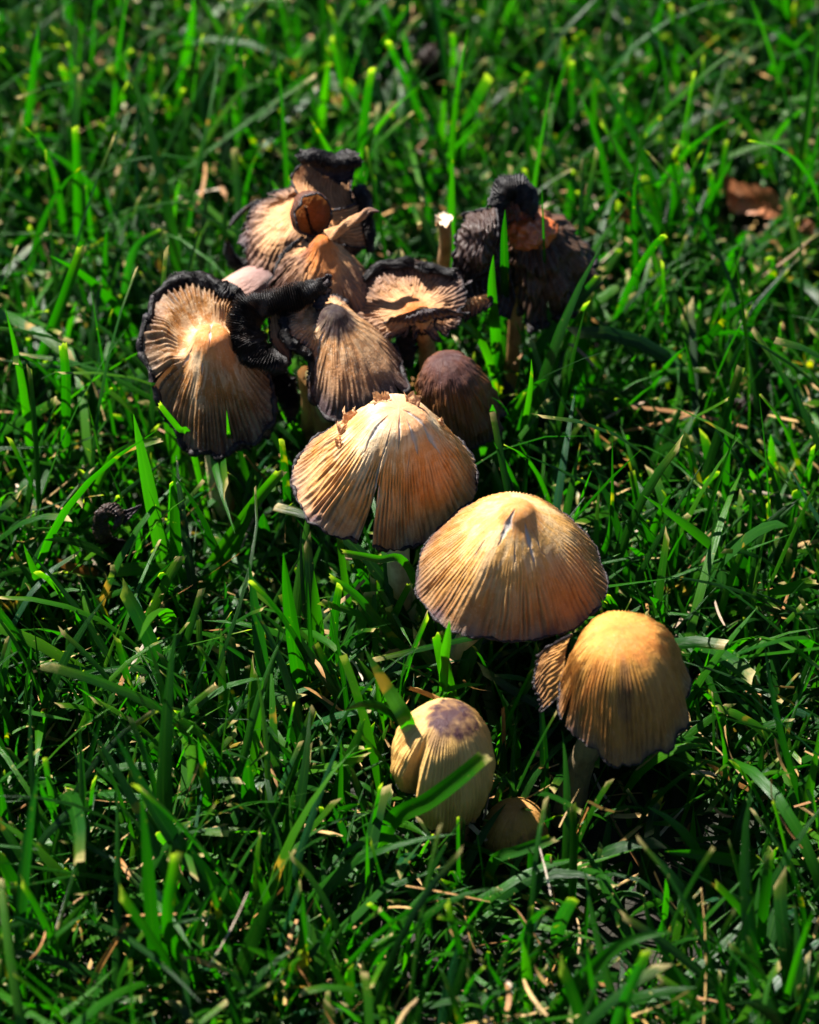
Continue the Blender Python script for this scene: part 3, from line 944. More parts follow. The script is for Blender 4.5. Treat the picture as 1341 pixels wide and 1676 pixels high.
    add_stem(t, [P(500, 610, 4.8), P(508, 670, 3.0), P(500, 740, 1.2), b2], [0.2, 0.22, 0.24, 0.28], M_STEM_O, 13)

    # --- dark brown bell behind the cream one
    base = P(742, 860, 0.0)
    t = mushroom('dark chocolate-brown bell mushroom half hidden behind the cream cap', base)
    ap = P(728, 582, 6.0)
    add_cap(t, ap, 1.05, 2.1, DOME, M_CHOC, tilt=(0, -8), seed=51, ridges=70, amp=0.034, ramp=(0.22, 0.55), dents=0.1, crumple=0.04, cols=520, rows=70, rimw=0.1,
            keys=[(0, 1.1, 0.95), (90, 1, 0.9), (180, 1.0, 0.9), (270, 1.05, 1.05), (310, 1.15, 1.1)],
            stains=[(200, 0.3, 60, 0.2, 0.5), (320, 0.2, 70, 0.25, 0.6)])
    add_stem(t, [ap + [0, 0, -0.5], P(740, 730, 2.4), base], [0.2, 0.22, 0.28], M_STEM_O, 14)
    keep(738, 645, 64, 68, 5.2)

    # --- flat torn cap
    base = P(712, 780, 0.0)
    t = mushroom('flattened torn grey-brown mushroom on an amber stem with a ragged skirt, behind the dark bell', base)
    ap = P(680, 508, 6.1)
    add_cap(t, ap, 1.55, 0.35, PLATE, M_PEACH, tilt=(10, 0), seed=57, ridges=70, crumple=0.06, amp=0.03, dents=0.06, cols=520, rows=60, rimw=0.15,
            gill_mat=M_GILL_GREY,
            keys=[(0, 0.75, 0.5), (40, 0.85, -0.6), (90, 0.85, -0.9), (140, 1.0, -0.5), (180, 1.05, 0.2), (215, 0.85, 1.2), (250, 0.40, 1.0), (285, 0.25, 0.6), (320, 0.6, 1.0)],
            splits=[(255, 0.3, 10), (320, 0.4, 6)], rolls=[(45, 172, 0.14, 80, 0.6)])
    add_sheet(t, [[P(640, 520, 6.2), P(690, 505, 6.4), P(730, 505, 6.4)], [P(628, 530, 5.9), P(690, 516, 6.3), P(750, 510, 6.2)],
                  [P(612, 535, 5.6), P(690, 528, 6.0), P(770, 512, 6.0)]], M_INKSHEET, 'front_edge', 60, 20, 14, 0.03, seed=59)
    add_sheet(t, [[P(676, 524, 6.1), P(694, 520, 6.1), P(712, 522, 6.1)], [P(674, 535, 5.8), P(690, 536, 5.9), P(710, 532, 5.9)],
                  [P(668, 540, 5.6), P(688, 546, 5.6), P(704, 546, 5.7)]], M_SCRAP, 'stem_skirt', 30, 20, 3, 0.03, seed=60)
    add_roll(t, [P(668, 545, 5.4), P(664, 570, 4.9), P(670, 600, 4.3)], [0.15, 0.25, 0.1], 'hanging_gills_or_shadow', 24, seed=61)
    add_stem(t, [P(692, 515, 6.2), P(694, 545, 5.4), P(702, 600, 3.9), base], [0.26, 0.20, 0.24, 0.32], M_STEM_O, 15)
    # ragged bits towards the right
    add_sheet(t, [[P(735, 500, 6.0), P(770, 488, 6.1), P(800, 480, 6.2)], [P(745, 512, 5.8), P(775, 500, 5.9), P(806, 492, 6.0)],
                  [P(750, 525, 5.5), P(772, 518, 5.6), P(798, 506, 5.8)]], M_PEACH, 'torn_edge', 50, 24, 8, 0.04, seed=62, back=M_GILL)
    keep(690, 505, 115, 45, 5.8)

    # --- little brown knobs poking out of the clump
    for i, (x, y, z, R, lab) in enumerate([(566, 502, 5.9, 0.27, 'small brown knob peeping out between the brown cap and the flat torn cap'),
                                           (634, 452, 6.2, 0.17, 'tiny tan knob standing behind the flat torn cap')]):
        b = P(x, y, z)
        b[2] = 0
        b[1] += 0.4
        t = thing('mushroom_bud', lab, 'mushroom', b, 'mushroom buds among the clump')
        ap = P(x, y, z)
        add_cap(t, ap, R, R * 2, EGG, M_PINK, seed=70 + i, ridges=40, amp=0.004, cols=120, rows=30, rim=False, gills=False, thick=0.03)
        add_stem(t, [ap + [0, 0, -R], (ap + b) / 2 + [0, 0.1, 0], b], [R * 0.6, R * 0.6, R * 0.8], M_STEM_O, 16)

    # --- orange topped cap at the back
    base = P(545, 690, 0.0)
    t = mushroom('orange-topped ribbed mushroom with a black-edged curled cup and a twisted strand on top', base)
    ap = P(527, 388, 7.7)
    add_cap(t, ap, 1.42, 2.0, UMBO, M_PEACH, tilt=(4, 3), seed=77, ridges=78, amp=0.034, crumple=0.04, dents=0.06, cols=560, rows=70, rimw=0.1,
            keys=[(0, 1.05, 0.9), (60, 0.6, 0.5), (120, 0.4, 0.2), (170, 0.75, 0.5), (200, 1.0, 0.9), (240, 1.0, 1.0), (280, 1.0, 1.12), (320, 1.18, 1.0)],
            splits=[(192, 0.35, 6)], stains=[(210, 0.7, 26, 0.6, 0.6), (330, 0.75, 40, 0.35, 0.5), (270, 0.2, 70, 0.22, -1.0)])
    # curled cup: a lobe bent over into an open ring
    ring = []
    c = P(512, 352, 8.0)
    ax = np.array([0.25, -0.9, 0.35])
    ax /= np.linalg.norm(ax)
    e1 = np.cross(ax, [0, 0, 1.0])
    e1 /= np.linalg.norm(e1)
    e2 = np.cross(e1, ax)
    for dpt, rad in ((0.0, 0.50), (0.2, 0.52), (0.5, 0.46), (0.75, 0.25), (0.8, 0.03)):
        ring.append([c - ax * dpt + rad * (math.cos(q) * e1 * 0.95 + math.sin(q) * e2 * 1.1) for q in np.radians([-95, -40, 10, 60, 110, 160, 210, 265])])
    add_sheet(t, ring[::-1], M_CUP, 'curled_cup', 90, 40, 0, 0, seed=78, rough=0.06, back=None)
    # twisted strand
    pth = catmull([P(538, 388, 7.7), P(560, 372, 7.9), P(584, 358, 8.1), P(603, 345, 8.2), P(621, 346, 8.2)], 70)
    aa = np.linspace(0, 2 * math.pi, 14, endpoint=False)[None, :]
    uu = np.linspace(0, 1, 70)[:, None]
    v, f = tube(pth, np.interp(uu[:, 0], [0, 0.2, 0.6, 0.85, 1], [0.16, 0.11, 0.10, 0.05, 0.02]), 14, 1 + 0.35 * np.cos(3 * aa + uu * 16))
    sr = np.stack([np.cos(aa + uu * 5), np.sin(aa + uu * 5), 0.3 + uu * 0.6 + 0 * aa], -1).reshape(-1, 3)
    make_mesh('twisted_strand', v, f, M_PEACH, t, pth[0], {'srad': sr, 'ridge': np.cos(3 * aa + uu * 16).ravel(), 'crack': np.zeros(len(v)), 'stain': (0.6 * smoothstep(0.6, 1, uu) + 0 * aa).ravel()})
    add_roll(t, [P(457, 470, 5.9), P(455, 440, 6.5), P(470, 412, 7.0), P(496, 388, 7.5)], [0.06, 0.09, 0.08, 0.04], 'rolled_margin', 30, seed=80)
    add_stem(t, [ap + [0, 0, -0.6], P(545, 560, 3.4), base], [0.22, 0.24, 0.3], M_STEM_O, 17)
    keep(538, 430, 85, 70, 7.2)

    # --- big spread cap at the very back
    base = P(500, 600, 0.0)
    t = mushroom('large ragged tan mushroom spread open with black rolled edges standing up, furthest back', base)
    ap = P(512, 338, 7.2)
    add_cap(t, ap, 2.0, 1.7, PLATE, M_PEACH, tilt=(0, -2), seed=83, ridges=80, crumple=0.06, amp=0.03, dents=0.07, cols=600, rows=70, rimw=0.14,
            keys=[(0, 0.68, 0.3), (45, 0.6, 0.0), (90, 0.5, -0.3), (135, 0.55, 0.0), (165, 0.8, 0.15), (190, 1.02, 0.5), (215, 1.1, 0.9), (240, 0.95, 1.1), (270, 0.7, 1.0), (310, 0.7, 0.8), (340, 0.72, 0.6)],
            splits=[(150, 0.5, 4), (182, 0.7, 3)], stains=[(205, 0.95, 30, 0.35, 0.45), (240, 0.6, 12, 0.3, 0.5)])
    # lobe standing up behind, with its black roll
    add_sheet(t, [[P(500, 338, 7.3), P(525, 345, 7.3), P(555, 345, 7.2), P(585, 342, 7.1)],
                  [P(478, 294, 7.5), P(508, 305, 7.5), P(545, 312, 7.5), P(574, 318, 7.4)],
                  [P(500, 262, 7.9), P(525, 268, 7.9), P(555, 272, 7.9), P(578, 270, 7.8)]], M_PEACH, 'standing_lobe', 110, 60, 22, 0.03, seed=84, back=M_GILL, s_range=(0.35, 0.75), th_range=(1, 2.2))
    add_roll(t, [P(494, 254, 8.1), P(515, 258, 8.3), P(545, 263, 8.35), P(570, 261, 8.3), P(583, 258, 8.2)], [0.16, 0.25, 0.25, 0.24, 0.17], 'rolled_margin', 40, seed=85)
    add_sheet(t, [[P(504, 262, 8.2), P(540, 268, 8.3), P(580, 264, 8.2)], [P(518, 276, 8.0), P(547, 284, 8.0), P(578, 280, 8.0)],
                  [P(532, 286, 7.9), P(554, 296, 7.85), P(576, 294, 7.85)]], M_INKSHEET, 'hanging_gills_or_shadow', 60, 30, 18, 0.04, seed=86)  # pleated gill sheet that also paints the roll's black cast shadow on the lobe
    add_roll(t, [P(588, 306, 7.5), P(596, 325, 7.4), P(600, 355, 7.1), P(604, 385, 6.7), P(606, 412, 6.3)], [0.16, 0.20, 0.17, 0.15, 0.09], 'rolled_margin', 44, seed=87)
    add_sheet(t, [[P(540, 345, 7.4), P(548, 372, 7.0), P(560, 400, 6.6)], [P(572, 338, 7.4), P(578, 370, 7.0), P(586, 405, 6.5)],
                  [P(598, 325, 7.4), P(600, 360, 7.0), P(604, 405, 6.4)]], M_PEACH, 'side_lobe', 80, 50, 12, 0.025, seed=88, back=M_GILL, s_range=(0.3, 0.65), th_range=(5, 6))
    add_roll(t, [P(374, 372, 6.0), P(392, 350, 6.3), P(420, 328, 6.6)], [0.04, 0.08, 0.04], 'rolled_margin', 26, seed=89)
    add_roll(t, [P(372, 395, 5.6), P(378, 420, 5.1), P(398, 436, 4.8), P(425, 436, 4.8)], [0.06, 0.16, 0.2, 0.1], 'rolled_margin', 36, seed=90)
    add_stem(t, [ap + [0, 0, -0.5], P(505, 480, 3.4), base], [0.24, 0.26, 0.3], M_STEM_O, 18)
    keep(465, 360, 95, 70, 6.6)
    keep(540, 285, 52, 45, 7.8)
    keep(595, 360, 20, 60, 7.0)

    # --- smooth pinkish cap lying on its side
    base = P(352, 590, 0.0)
    t = mushroom('smooth pinkish-grey closed mushroom leaning left, behind the golden cap', base)
    ap = P(452, 440, 6.0)
    add_cap(t, ap, 0.76, 2.5, EGG, M_PINK, tilt=(-10, 46), seed=93, ridges=60, amp=0.006, dents=0.05, cols=300, rows=60, rim=False)
    add_stem(t, [P(385, 500, 4.3), P(365, 540, 2.5), base], [0.4, 0.36, 0.38], M_STEM, 19)
    keep(415, 475, 42, 36, 5.2)

    # --- rotten dark cap at the right
    base = P(846, 700, 0.0)
    t = mushroom('blackened rotting mushroom with a shiny orange lump on top, right of the broken stem', base)
    ap = P(862, 352, 7.0)
    add_cap(t, ap, 1.25, 2.5, DOME, M_DARK, tilt=(4, -10), seed=97, ridges=60, amp=0.014, dents=0.22, crumple=0.14, cols=480, rows=70, rimw=0.2, rimr=0.09,
            keys=[(0, 1.15, 0.8), (90, 0.8, 0.6), (150, 0.8, 0.6), (200, 0.9, 0.8), (235, 0.8, 0.95), (258, 1.0, 0.98), (278, 0.86, 1.05), (300, 1.1, 1.0), (322, 0.95, 1.0), (340, 1.15, 0.8)],
            splits=[(225, 0.4, 10), (280, 0.75, 4)])
    add_sheet(t, [[P(816, 316, 7.7), P(842, 304, 7.9), P(868, 322, 7.6)], [P(818, 340, 7.4), P(842, 335, 7.5), P(872, 345, 7.2)],
                  [P(822, 372, 6.9), P(845, 366, 7.0), P(872, 368, 6.9)]], M_CRISPSHEET, 'standing_lobe', 40, 40, 6, 0.03, seed=120, rough=0.08)
    # wrinkled orange lump
    n1, n2 = 60, 40
    aa = np.linspace(0, 2 * math.pi, n1, endpoint=False)[None, :]
    bb = np.linspace(0.02, math.pi * 0.98, n2)[:, None]
    x, y, z = np.sin(bb) * np.cos(aa), np.sin(bb) * np.sin(aa), np.cos(bb) + 0 * aa
    rr = 1 + 0.26 * wave(x * 2.6, y * 2.6, z * 2.6, seed=98, octaves=4)
    c = P(868, 378, 6.7)
    v = c + np.stack([x * rr * 0.62, y * rr * 0.55, z * rr * 0.42], -1).reshape(-1, 3)
    make_mesh('orange_lump', v, grid_faces(n2, n1, wrap=True), M_LUMP, t, c)
    add_roll(t, [P(815, 335, 7.5), P(824, 312, 7.9), P(846, 306, 8.0), P(862, 322, 7.7), P(872, 345, 7.2)], [0.22, 0.30, 0.32, 0.27, 0.16], 'rolled_margin', 40, seed=99, squash=1.0, amp=0.12)
    add_sheet(t, [[P(812, 338, 7.5), P(790, 345, 7.4), P(768, 352, 7.2), P(752, 372, 6.9)], [P(815, 362, 7.6), P(792, 372, 7.6), P(768, 378, 7.3), P(748, 400, 6.7)],
                  [P(812, 395, 7.2), P(790, 410, 7.1), P(766, 420, 6.7), P(744, 440, 6.1)], [P(806, 430, 6.4), P(786, 450, 6.2), P(764, 460, 5.9), P(748, 470, 5.6)]],
              M_CRISPSHEET, 'curled_lobe', 70, 60, 12, 0.03, seed=100, rough=0.12)
    add_sheet(t, [[P(830, 345, 7.3), P(825, 380, 6.9), P(822, 440, 6.2)], [P(795, 342, 7.3), P(790, 390, 6.7), P(790, 455, 5.9)],
                  [P(762, 350, 7.0), P(750, 400, 6.4), P(756, 470, 5.6)]], M_INKSHEET, 'hanging_lobe', 60, 40, 10, 0.05, seed=101, rough=0.12)
    add_sheet(t, [[P(745, 420, 6.3), P(790, 430, 6.1), P(832, 440, 5.9)], [P(740, 460, 5.7), P(790, 470, 5.5), P(842, 490, 5.1)],
                  [P(752, 490, 5.3), P(790, 505, 5.0), P(836, 520, 4.7)]], M_INKSHEET, 'hanging_lobe', 60, 40, 10, 0.05, seed=102, rough=0.1)
    add_stem(t, [P(850, 440, 5.2), P(842, 530, 3.6), P(838, 615, 1.9), base], [0.28, 0.2, 0.2, 0.26], M_STEM_O, 20)
    keep(868, 410, 80, 95, 6.3)
    keep(790, 400, 45, 75, 6.3)
    keep(838, 320, 30, 28, 8.0)

    # --- broken stem
    base = P(730, 580, 0.0)
    t = thing('bare_mushroom', 'broken bare mushroom stem with a torn pale top, its cap missing', 'mushroom stem', base)
    add_stem(t, [P(727, 357, 6.5), P(730, 400, 5.3), P(727, 450, 3.9), base], [0.17, 0.165, 0.19, 0.26], M_STEM_TAN, 21, torn=True)
    keep(728, 410, 16, 60, 5.3)

    # --- ragged ink-black cap remains behind the flat one
    base = P(672, 620, 0.0)
    t = mushroom('collapsed reddish-black mushroom remnant beside the foot of the broken stem', base)
    ap = P(665, 432, 6.0)
    add_cap(t, ap, 0.5, 0.7, DOME, M_CUP, tilt=(0, 8), seed=105, ridges=40, amp=0.015, dents=0.15, cols=200, rows=40)
    add_sheet(t, [[P(680, 440, 6.2), P(700, 436, 6.3), P(716, 445, 6.2)], [P(682, 462, 6.0), P(702, 455, 6.1), P(722, 462, 6.0)],
                  [P(690, 490, 5.8), P(708, 488, 5.9), P(730, 486, 5.8)]], M_INKSHEET, 'torn_edge', 30, 30, 6, 0.04, seed=106, rough=0.08)
    add_stem(t, [ap + [0, 0, -0.3], base], [0.15, 0.2], M_STEM_O, 22)

    # --- shrivelled ones
    base = P(196, 950, 0.0)
    t = mushroom('small shrivelled black mushroom with a pointed side flap, alone in the grass at the left', base, 'shrivelled_mushroom')
    add_roll(t, [P(205, 925, 0.8), P(180, 895, 1.8), P(166, 870, 2.8), P(166, 846, 3.6), P(182, 833, 4.1), P(196, 845, 4.0), P(188, 862, 3.6)],
             [0.26, 0.22, 0.17, 0.16, 0.20, 0.16, 0.06], 'stem', 34, mat=M_CRISP, seed=110)
    add_sheet(t, [[P(188, 835, 4.1), P(190, 846, 4.0), P(190, 856, 3.8)], [P(206, 836, 4.0), P(208, 842, 3.95), P(206, 852, 3.8)],
                  [P(228, 827, 4.15), P(229, 829, 4.1), P(226, 834, 4.05)]], M_INKSHEET, 'side_flap', 16, 40, 2, 0.02, seed=111, rough=0.02)
    add_sheet(t, [[P(180, 880, 2.4), P(190, 890, 2.0), P(190, 905, 1.7)], [P(200, 885, 2.2), P(206, 896, 1.9), P(204, 912, 1.5)],
                  [P(214, 900, 1.8), P(216, 912, 1.5), P(208, 925, 1.2)]], M_CRISP, 'side_flap', 20, 30, 3, 0.03, seed=112, rough=0.06)
    keep(188, 868, 30, 45, 3.2, 0)
    base = P(726, 122, 0.0)
    t = mushroom('dark purplish shrivelled mushroom remains far back near the top of the lawn', base, 'shrivelled_mushroom')
    add_roll(t, [P(690, 120, 0.6), P(705, 98, 1.6), P(730, 92, 1.9), P(742, 112, 1.2)], [0.3, 0.5, 0.5, 0.3], 'cap', 24, mat=M_CRISP, seed=113)
    add_sheet(t, [[P(640, 150, 1.2), P(655, 148, 1.3), P(676, 150, 1.2)], [P(642, 158, 1.1), P(656, 158, 1.2), P(678, 158, 1.1)],
                  [P(640, 168, 0.9), P(655, 166, 1.0), P(674, 166, 0.9)]], M_CRISP, 'side_flap', 26, 20, 3, 0.03, seed=114)
    keep(715, 110, 28, 24, 1.5, 0)
    base = P(1220, 668, 0.0)
    t = mushroom('dark melted mushroom remains low in the grass at the right edge', base, 'shrivelled_mushroom')
    add_roll(t, [P(1200, 650, 0.7), P(1222, 655, 1.0), P(1245, 668, 1.0), P(1268, 672, 0.8)], [0.15, 0.35, 0.3, 0.12], 'cap', 24, mat=M_CRISP, seed=115)
    keep(1228, 662, 26, 15, 1.0, 0)
    keep(1232, 325, 48, 42, 1.4, 0)
    keep(1316, 372, 18, 14, 1.2, 0)
    keep(378, 850, 24, 110, 4.6, 0)
    # dark debris right of the dark bell
    base = P(828, 690, 0.0)
    t = mushroom('black scrap of melted mushroom tucked right of the dark brown bell', base, 'shrivelled_mushroom')
    add_roll(t, [P(818, 690, 1.2), P(822, 665, 2.0), P(828, 640, 2.6), P(822, 622, 3.0)], [0.15, 0.2, 0.16, 0.08], 'cap', 24, mat=M_CRISP, seed=116)


M_SCRAP = cap_material('skin_scrap', [(0.0, (0.78, 0.46, 0.25)), (0.2, (0.76, 0.44, 0.22)), (1.0, (0.7, 0.4, 0.2))], valley=0.3, transl=0.3)
M_AMBER2 = cap_material('shade_toned_amber', [(0.0, (0.52, 0.26, 0.07)), (0.6, (0.46, 0.22, 0.06)), (1.0, (0.20, 0.10, 0.05))], valley=0.3)  # darker copy of the amber cap, shade put into the colour
M_INKSHEET = cap_material('ink_black_sheet', [(0.0, (0.012, 0.009, 0.012)), (0.6, (0.02, 0.014, 0.018)), (1.0, (0.05, 0.04, 0.05))],
                          valley=0.6, fleck=0.1, transl=0.02, mottled=0.1)
M_CRISPSHEET = cap_material('crisp_sheet', [(0.0, (0.05, 0.02, 0.012)), (0.6, (0.03, 0.015, 0.012)), (1.0, (0.015, 0.01, 0.012))], valley=0.6, fleck=0.1, transl=0.05, spec=0.4)
M_CUP = cap_material('red_brown_cup', [(0.0, (0.10, 0.035, 0.018)), (0.6, (0.14, 0.05, 0.025)), (1.0, (0.05, 0.025, 0.02))], valley=0.4, fleck=0.15, transl=0.25)
M_STEM_TAN = stem_material('tan_stem', (0.50, 0.31, 0.16), (0.36, 0.18, 0.08), spots=(0.06, 0.025, 0.012), amount=0.6)
M_STEM_SHADE = stem_material('shade_darkened_stem', (0.22, 0.16, 0.09), (0.15, 0.11, 0.06), spots=(0.06, 0.025, 0.012), amount=0.6)  # stem darkened: the deep shade under the cap is put into its colour
M_LUMP = stem_material('orange_flesh', (0.42, 0.085, 0.012), (0.30, 0.09, 0.03), rough=0.3, amount=0.2)
M_CRISP = gill_material('crisp_black', (0.010, 0.006, 0.005), (0.05, 0.025, 0.018), 0.45)

build_mushrooms()


# ------------------------------------------------------------------ grass
def blade_arrays(root, az, lean0, lean1, L, W, twist, fold, cut, rnd, S=7, sway=None, z0=None):
    n = len(L)
    v = np.linspace(0, 1, S + 1)[None, :]
    lean = lean0[:, None] + (lean1 - lean0)[:, None] * v ** 1.3
    azv = az[:, None] + (0 if sway is None else sway[:, None] * v)
    ds = (L / S)[:, None]
    mid = lambda a: 0.5 * (a[:, 1:] + a[:, :-1])
    lm, am = mid(lean), mid(azv + 0 * v)
    dx = np.sin(lm) * np.cos(am) * ds
    dy = np.sin(lm) * np.sin(am) * ds
    dz = np.cos(lm) * ds
    cum = lambda d: np.concatenate([np.zeros((n, 1)), np.cumsum(d, 1)], 1)
    c = np.stack([root[:, 0:1] + cum(dx), root[:, 1:2] + cum(dy), (0 if z0 is None else z0[:, None]) + cum(dz)], -1)
    c[..., 2] = np.maximum(c[..., 2], 0.03)
    tan = np.stack([np.sin(lean) * np.cos(azv + 0 * v), np.sin(lean) * np.sin(azv + 0 * v), np.cos(lean)], -1)
    side0 = np.stack([-np.sin(azv + 0 * v), np.cos(azv + 0 * v), 0 * lean], -1)
    nrm0 = np.cross(side0, tan)
    tw = (twist[:, None, None] * (0.3 + 0.7 * v[..., None]))
    side = side0 * np.cos(tw) + nrm0 * np.sin(tw)
    nrm = np.cross(side, tan)
    # width along the blade: pointed or mown off
    wp = np.minimum(1, 0.62 + 1.2 * v) * np.where(v > 0.45, 1 - ((v - 0.45) / 0.55) ** 2.2 * 0.96, 1)
    wc = np.minimum(1, 0.62 + 1.2 * v) * (1 - 0.22 * v ** 3)
    w = np.where(cut[:, None] > 0.5, wc, wp) * (W / 2)[:, None]
    fz = (fold[:, None] * w)[..., None]
    left = c - side * w[..., None] + nrm * fz
    right = c + side * w[..., None] + nrm * fz
    # slanting mown tip
    sl = (rng.uniform(-0.8, 0.8, n) * cut * W)[:, None]
    left[:, -1] += tan[:, -1] * sl
    right[:, -1] -= tan[:, -1] * sl
    V = np.stack([left, c, right], 2)             # n, S+1, 3, 3
    bl = np.zeros((n, S + 1, 3, 3))
    bl[..., 0] = np.array([-1, 0, 1])[None, None, :]
    bl[..., 1] = v[..., None]
    bl[..., 2] = rnd[:, None, None]
    tc = np.broadcast_to(cut[:, None, None], (n, S + 1, 3))
    return V, bl, tc


def blades_to_mesh(name, V, bl, tc, mat, keepmask=None):
    if keepmask is not None:
        V, bl, tc = V[keepmask], bl[keepmask], tc[keepmask]
    n, S1 = V.shape[:2]
    f1 = grid_faces(S1, 3)
    F = (f1[None] + (np.arange(n) * S1 * 3)[:, None, None]).reshape(-1, 4)
    return make_mesh(name, V.reshape(-1, 3), F, mat, None, (0, 0, 0), {'blade': bl.reshape(-1, 3), 'tipcut': tc.reshape(-1)})


def clear_mask(V, soft=0.85):
    """drop blades that would stand in front of, inside, or between the sun and a mushroom"""
    pts = V[:, :, 1, :]
    px, py, dep = project(pts.reshape(-1, 3))
    px, py, dep = (a.reshape(pts.shape[:2]) for a in (px, py, dep))
    ok = np.ones(len(V), bool)
    for (x, y, rx, ry, d, c, s) in KEEP:
        ins = (((px - x) / rx) ** 2 + ((py - y) / ry) ** 2 < 1) & (dep < d + rx / 69 * 0.9)
        ok &= ~ins.any(1)
        if s:
            q = pts - c
            tt = q @ SUN_DIR
            dist = np.linalg.norm(q - tt[..., None] * SUN_DIR, axis=2)
            hit = ((tt > -0.5) & (dist < 0.92 * max(rx, 35) / 69)).any(1)
            ok &= ~(hit & (rng.random(len(V)) < soft))
            ins3 = (np.linalg.norm(q * [1, 1, 1], axis=2) < 0.85 * min(rx, ry) / 69).any(1)
            ok &= ~ins3
    return ok


def shade_zone(x, y):
    """grass thinned and shortened to deepen the shade in front of the amber cap: 0..1"""
    c = P(1010, 1400, 0)
    return np.clip(1.5 - np.hypot((x - c[0]) / 2.6, (y - c[1]) / 3.0), 0, 1)


def build_grass():
    # inner lawn, tufts of blades
    X0, X1, Y0, Y1 = -22, 22, -20, 44
    nt = 5600
    tx = rng.uniform(X0, X1, nt)
    ty = rng.uniform(Y0, Y1, nt)
    per = rng.integers(3, 9, nt)
    idx = np.repeat(np.arange(nt), per)
    n = len(idx)
    root = np.stack([tx[idx] + rng.normal(0, 0.22, n), ty[idx] + rng.normal(0, 0.22, n)], 1)
    taz = rng.uniform(0, 2 * math.pi, nt)
    # the mown lawn leans on the whole to the upper left and to the right
    az = np.where(rng.random(n) < 0.45, taz[idx] + rng.normal(0, 0.7, n), rng.uniform(0, 2 * math.pi, n))
    lean0 = np.abs(rng.normal(0, 0.33, n))
    lean1 = lean0 + rng.gamma(1.8, 0.42, n)
    flat = rng.random(n) < 0.30
    lean0 = np.where(flat, rng.uniform(0.7, 1.25, n), lean0)
    lean1 = np.where(flat, lean0 + rng.uniform(-0.1, 0.5, n), lean1)
    L = np.exp(rng.normal(math.log(2.95), 0.42, n))
    tall = rng.random(n) < 0.05
    L = np.where(tall, L * 1.7, L)
    L = np.clip(L, 1.2, 8.5)
    far = np.clip((root[:, 1] - 5) / 25, 0, 1)
    L *= 1 + 0.2 * far - 0.25 * np.clip((-4 - root[:, 1]) / 8, 0, 1)
    W = np.clip(np.exp(rng.normal(math.log(0.165), 0.38, n)), 0.07, 0.36) * np.clip(L / 3.2, 0.75, 1.15)
    cut = (rng.random(n) < 0.33).astype(float)
    sz = shade_zone(root[:, 0], root[:, 1])
    L *= 1 - 0.35 * sz
    V, bl, tc = blade_arrays(root, az, lean0, lean1, L, W, rng.normal(0, 0.6, n), rng.uniform(0.1, 0.55, n), cut,
                             np.clip(rng.normal(0.42, 0.27, n), 0, 1), 7, rng.normal(0, 0.5, n))
    ok = clear_mask(V) & (rng.random(n) > sz * 0.8)
    tag(blades_to_mesh('grass', V, bl, tc, M_GRASS, ok), 'lush green mown lawn grass with pale cut tips', 'grass', kind='stuff')
    # low small leaves filling the bottom
    n = 9000
    root = np.stack([rng.uniform(X0, X1, n), rng.uniform(Y0, Y1, n)], 1)
    L = rng.uniform(0.5, 1.9, n)
    lean0 = rng.uniform(0.2, 1.4, n)
    V, bl, tc = blade_arrays(root, rng.uniform(0, 6.28, n), lean0, lean0 + rng.uniform(-0.3, 0.9, n), L, rng.uniform(0.08, 0.24, n),
                             rng.normal(0, 0.8, n), rng.uniform(0, 0.5, n), (rng.random(n) < 0.2).astype(float),
                             np.clip(rng.normal(0.5, 0.3, n), 0, 1), 4, rng.normal(0, 0.8, n), rng.uniform(0.1, 1.0, n))
    sz = shade_zone(root[:, 0], root[:, 1])
    ok = clear_mask(V) & (rng.random(n) > sz * 0.8)
    tag(blades_to_mesh('undergrowth', V, bl, tc, M_GRASS, ok), 'short green leaflets and clippings low between the grass blades', 'grass', kind='stuff')
    # dead straw and clippings
    n = 4000
    root = np.stack([rng.uniform(X0, X1, n), rng.uniform(Y0, Y1, n)], 1)
    lean0 = rng.uniform(0.8, 1.7, n)
    L = np.exp(rng.normal(math.log(1.0), 0.5, n))
    V, bl, tc = blade_arrays(root, rng.uniform(0, 6.28, n), lean0, lean0 + rng.normal(0, 0.4, n), L, rng.uniform(0.03, 0.14, n),
                             rng.normal(0, 0.9, n), rng.uniform(0, 0.6, n), np.ones(n), rng.random(n), 4, rng.normal(0, 0.45, n),
                             np.abs(rng.normal(0.9, 0.9, n)))
    ok = clear_mask(V)
    tag(blades_to_mesh('dead_straw', V, bl, tc, M_STRAW, ok), 'tan and orange dead grass clippings scattered in the lawn', 'straw', kind='stuff')
    # outer lawn, thinner and plainer
    n = 26000
    root = np.stack([rng.uniform(-75, 75, n), rng.uniform(-75, 130, n)], 1)
    m = ~((root[:, 0] > X0) & (root[:, 0] < X1) & (root[:, 1] > Y0) & (root[:, 1] < Y1)) & (np.hypot(root[:, 0] - CAM[0], root[:, 1] - CAM[1]) > 12)
    root = root[m]
    n = len(root)
    lean0 = np.abs(rng.normal(0, 0.4, n))
    V, bl, tc = blade_arrays(root, rng.uniform(0, 6.28, n), lean0, lean0 + rng.uniform(0, 1.4, n), rng.uniform(2.5, 6, n), rng.uniform(0.3, 0.6, n),
                             rng.normal(0, 0.6, n), rng.uniform(0.1, 0.5, n), (rng.random(n) < 0.5).astype(float),
                             np.clip(rng.normal(0.42, 0.27, n), 0, 1), 4)
    tag(blades_to_mesh('outer_grass', V, bl, tc, M_GRASS), 'green lawn grass stretching away round the mushrooms', 'grass', kind='stuff')


build_grass()


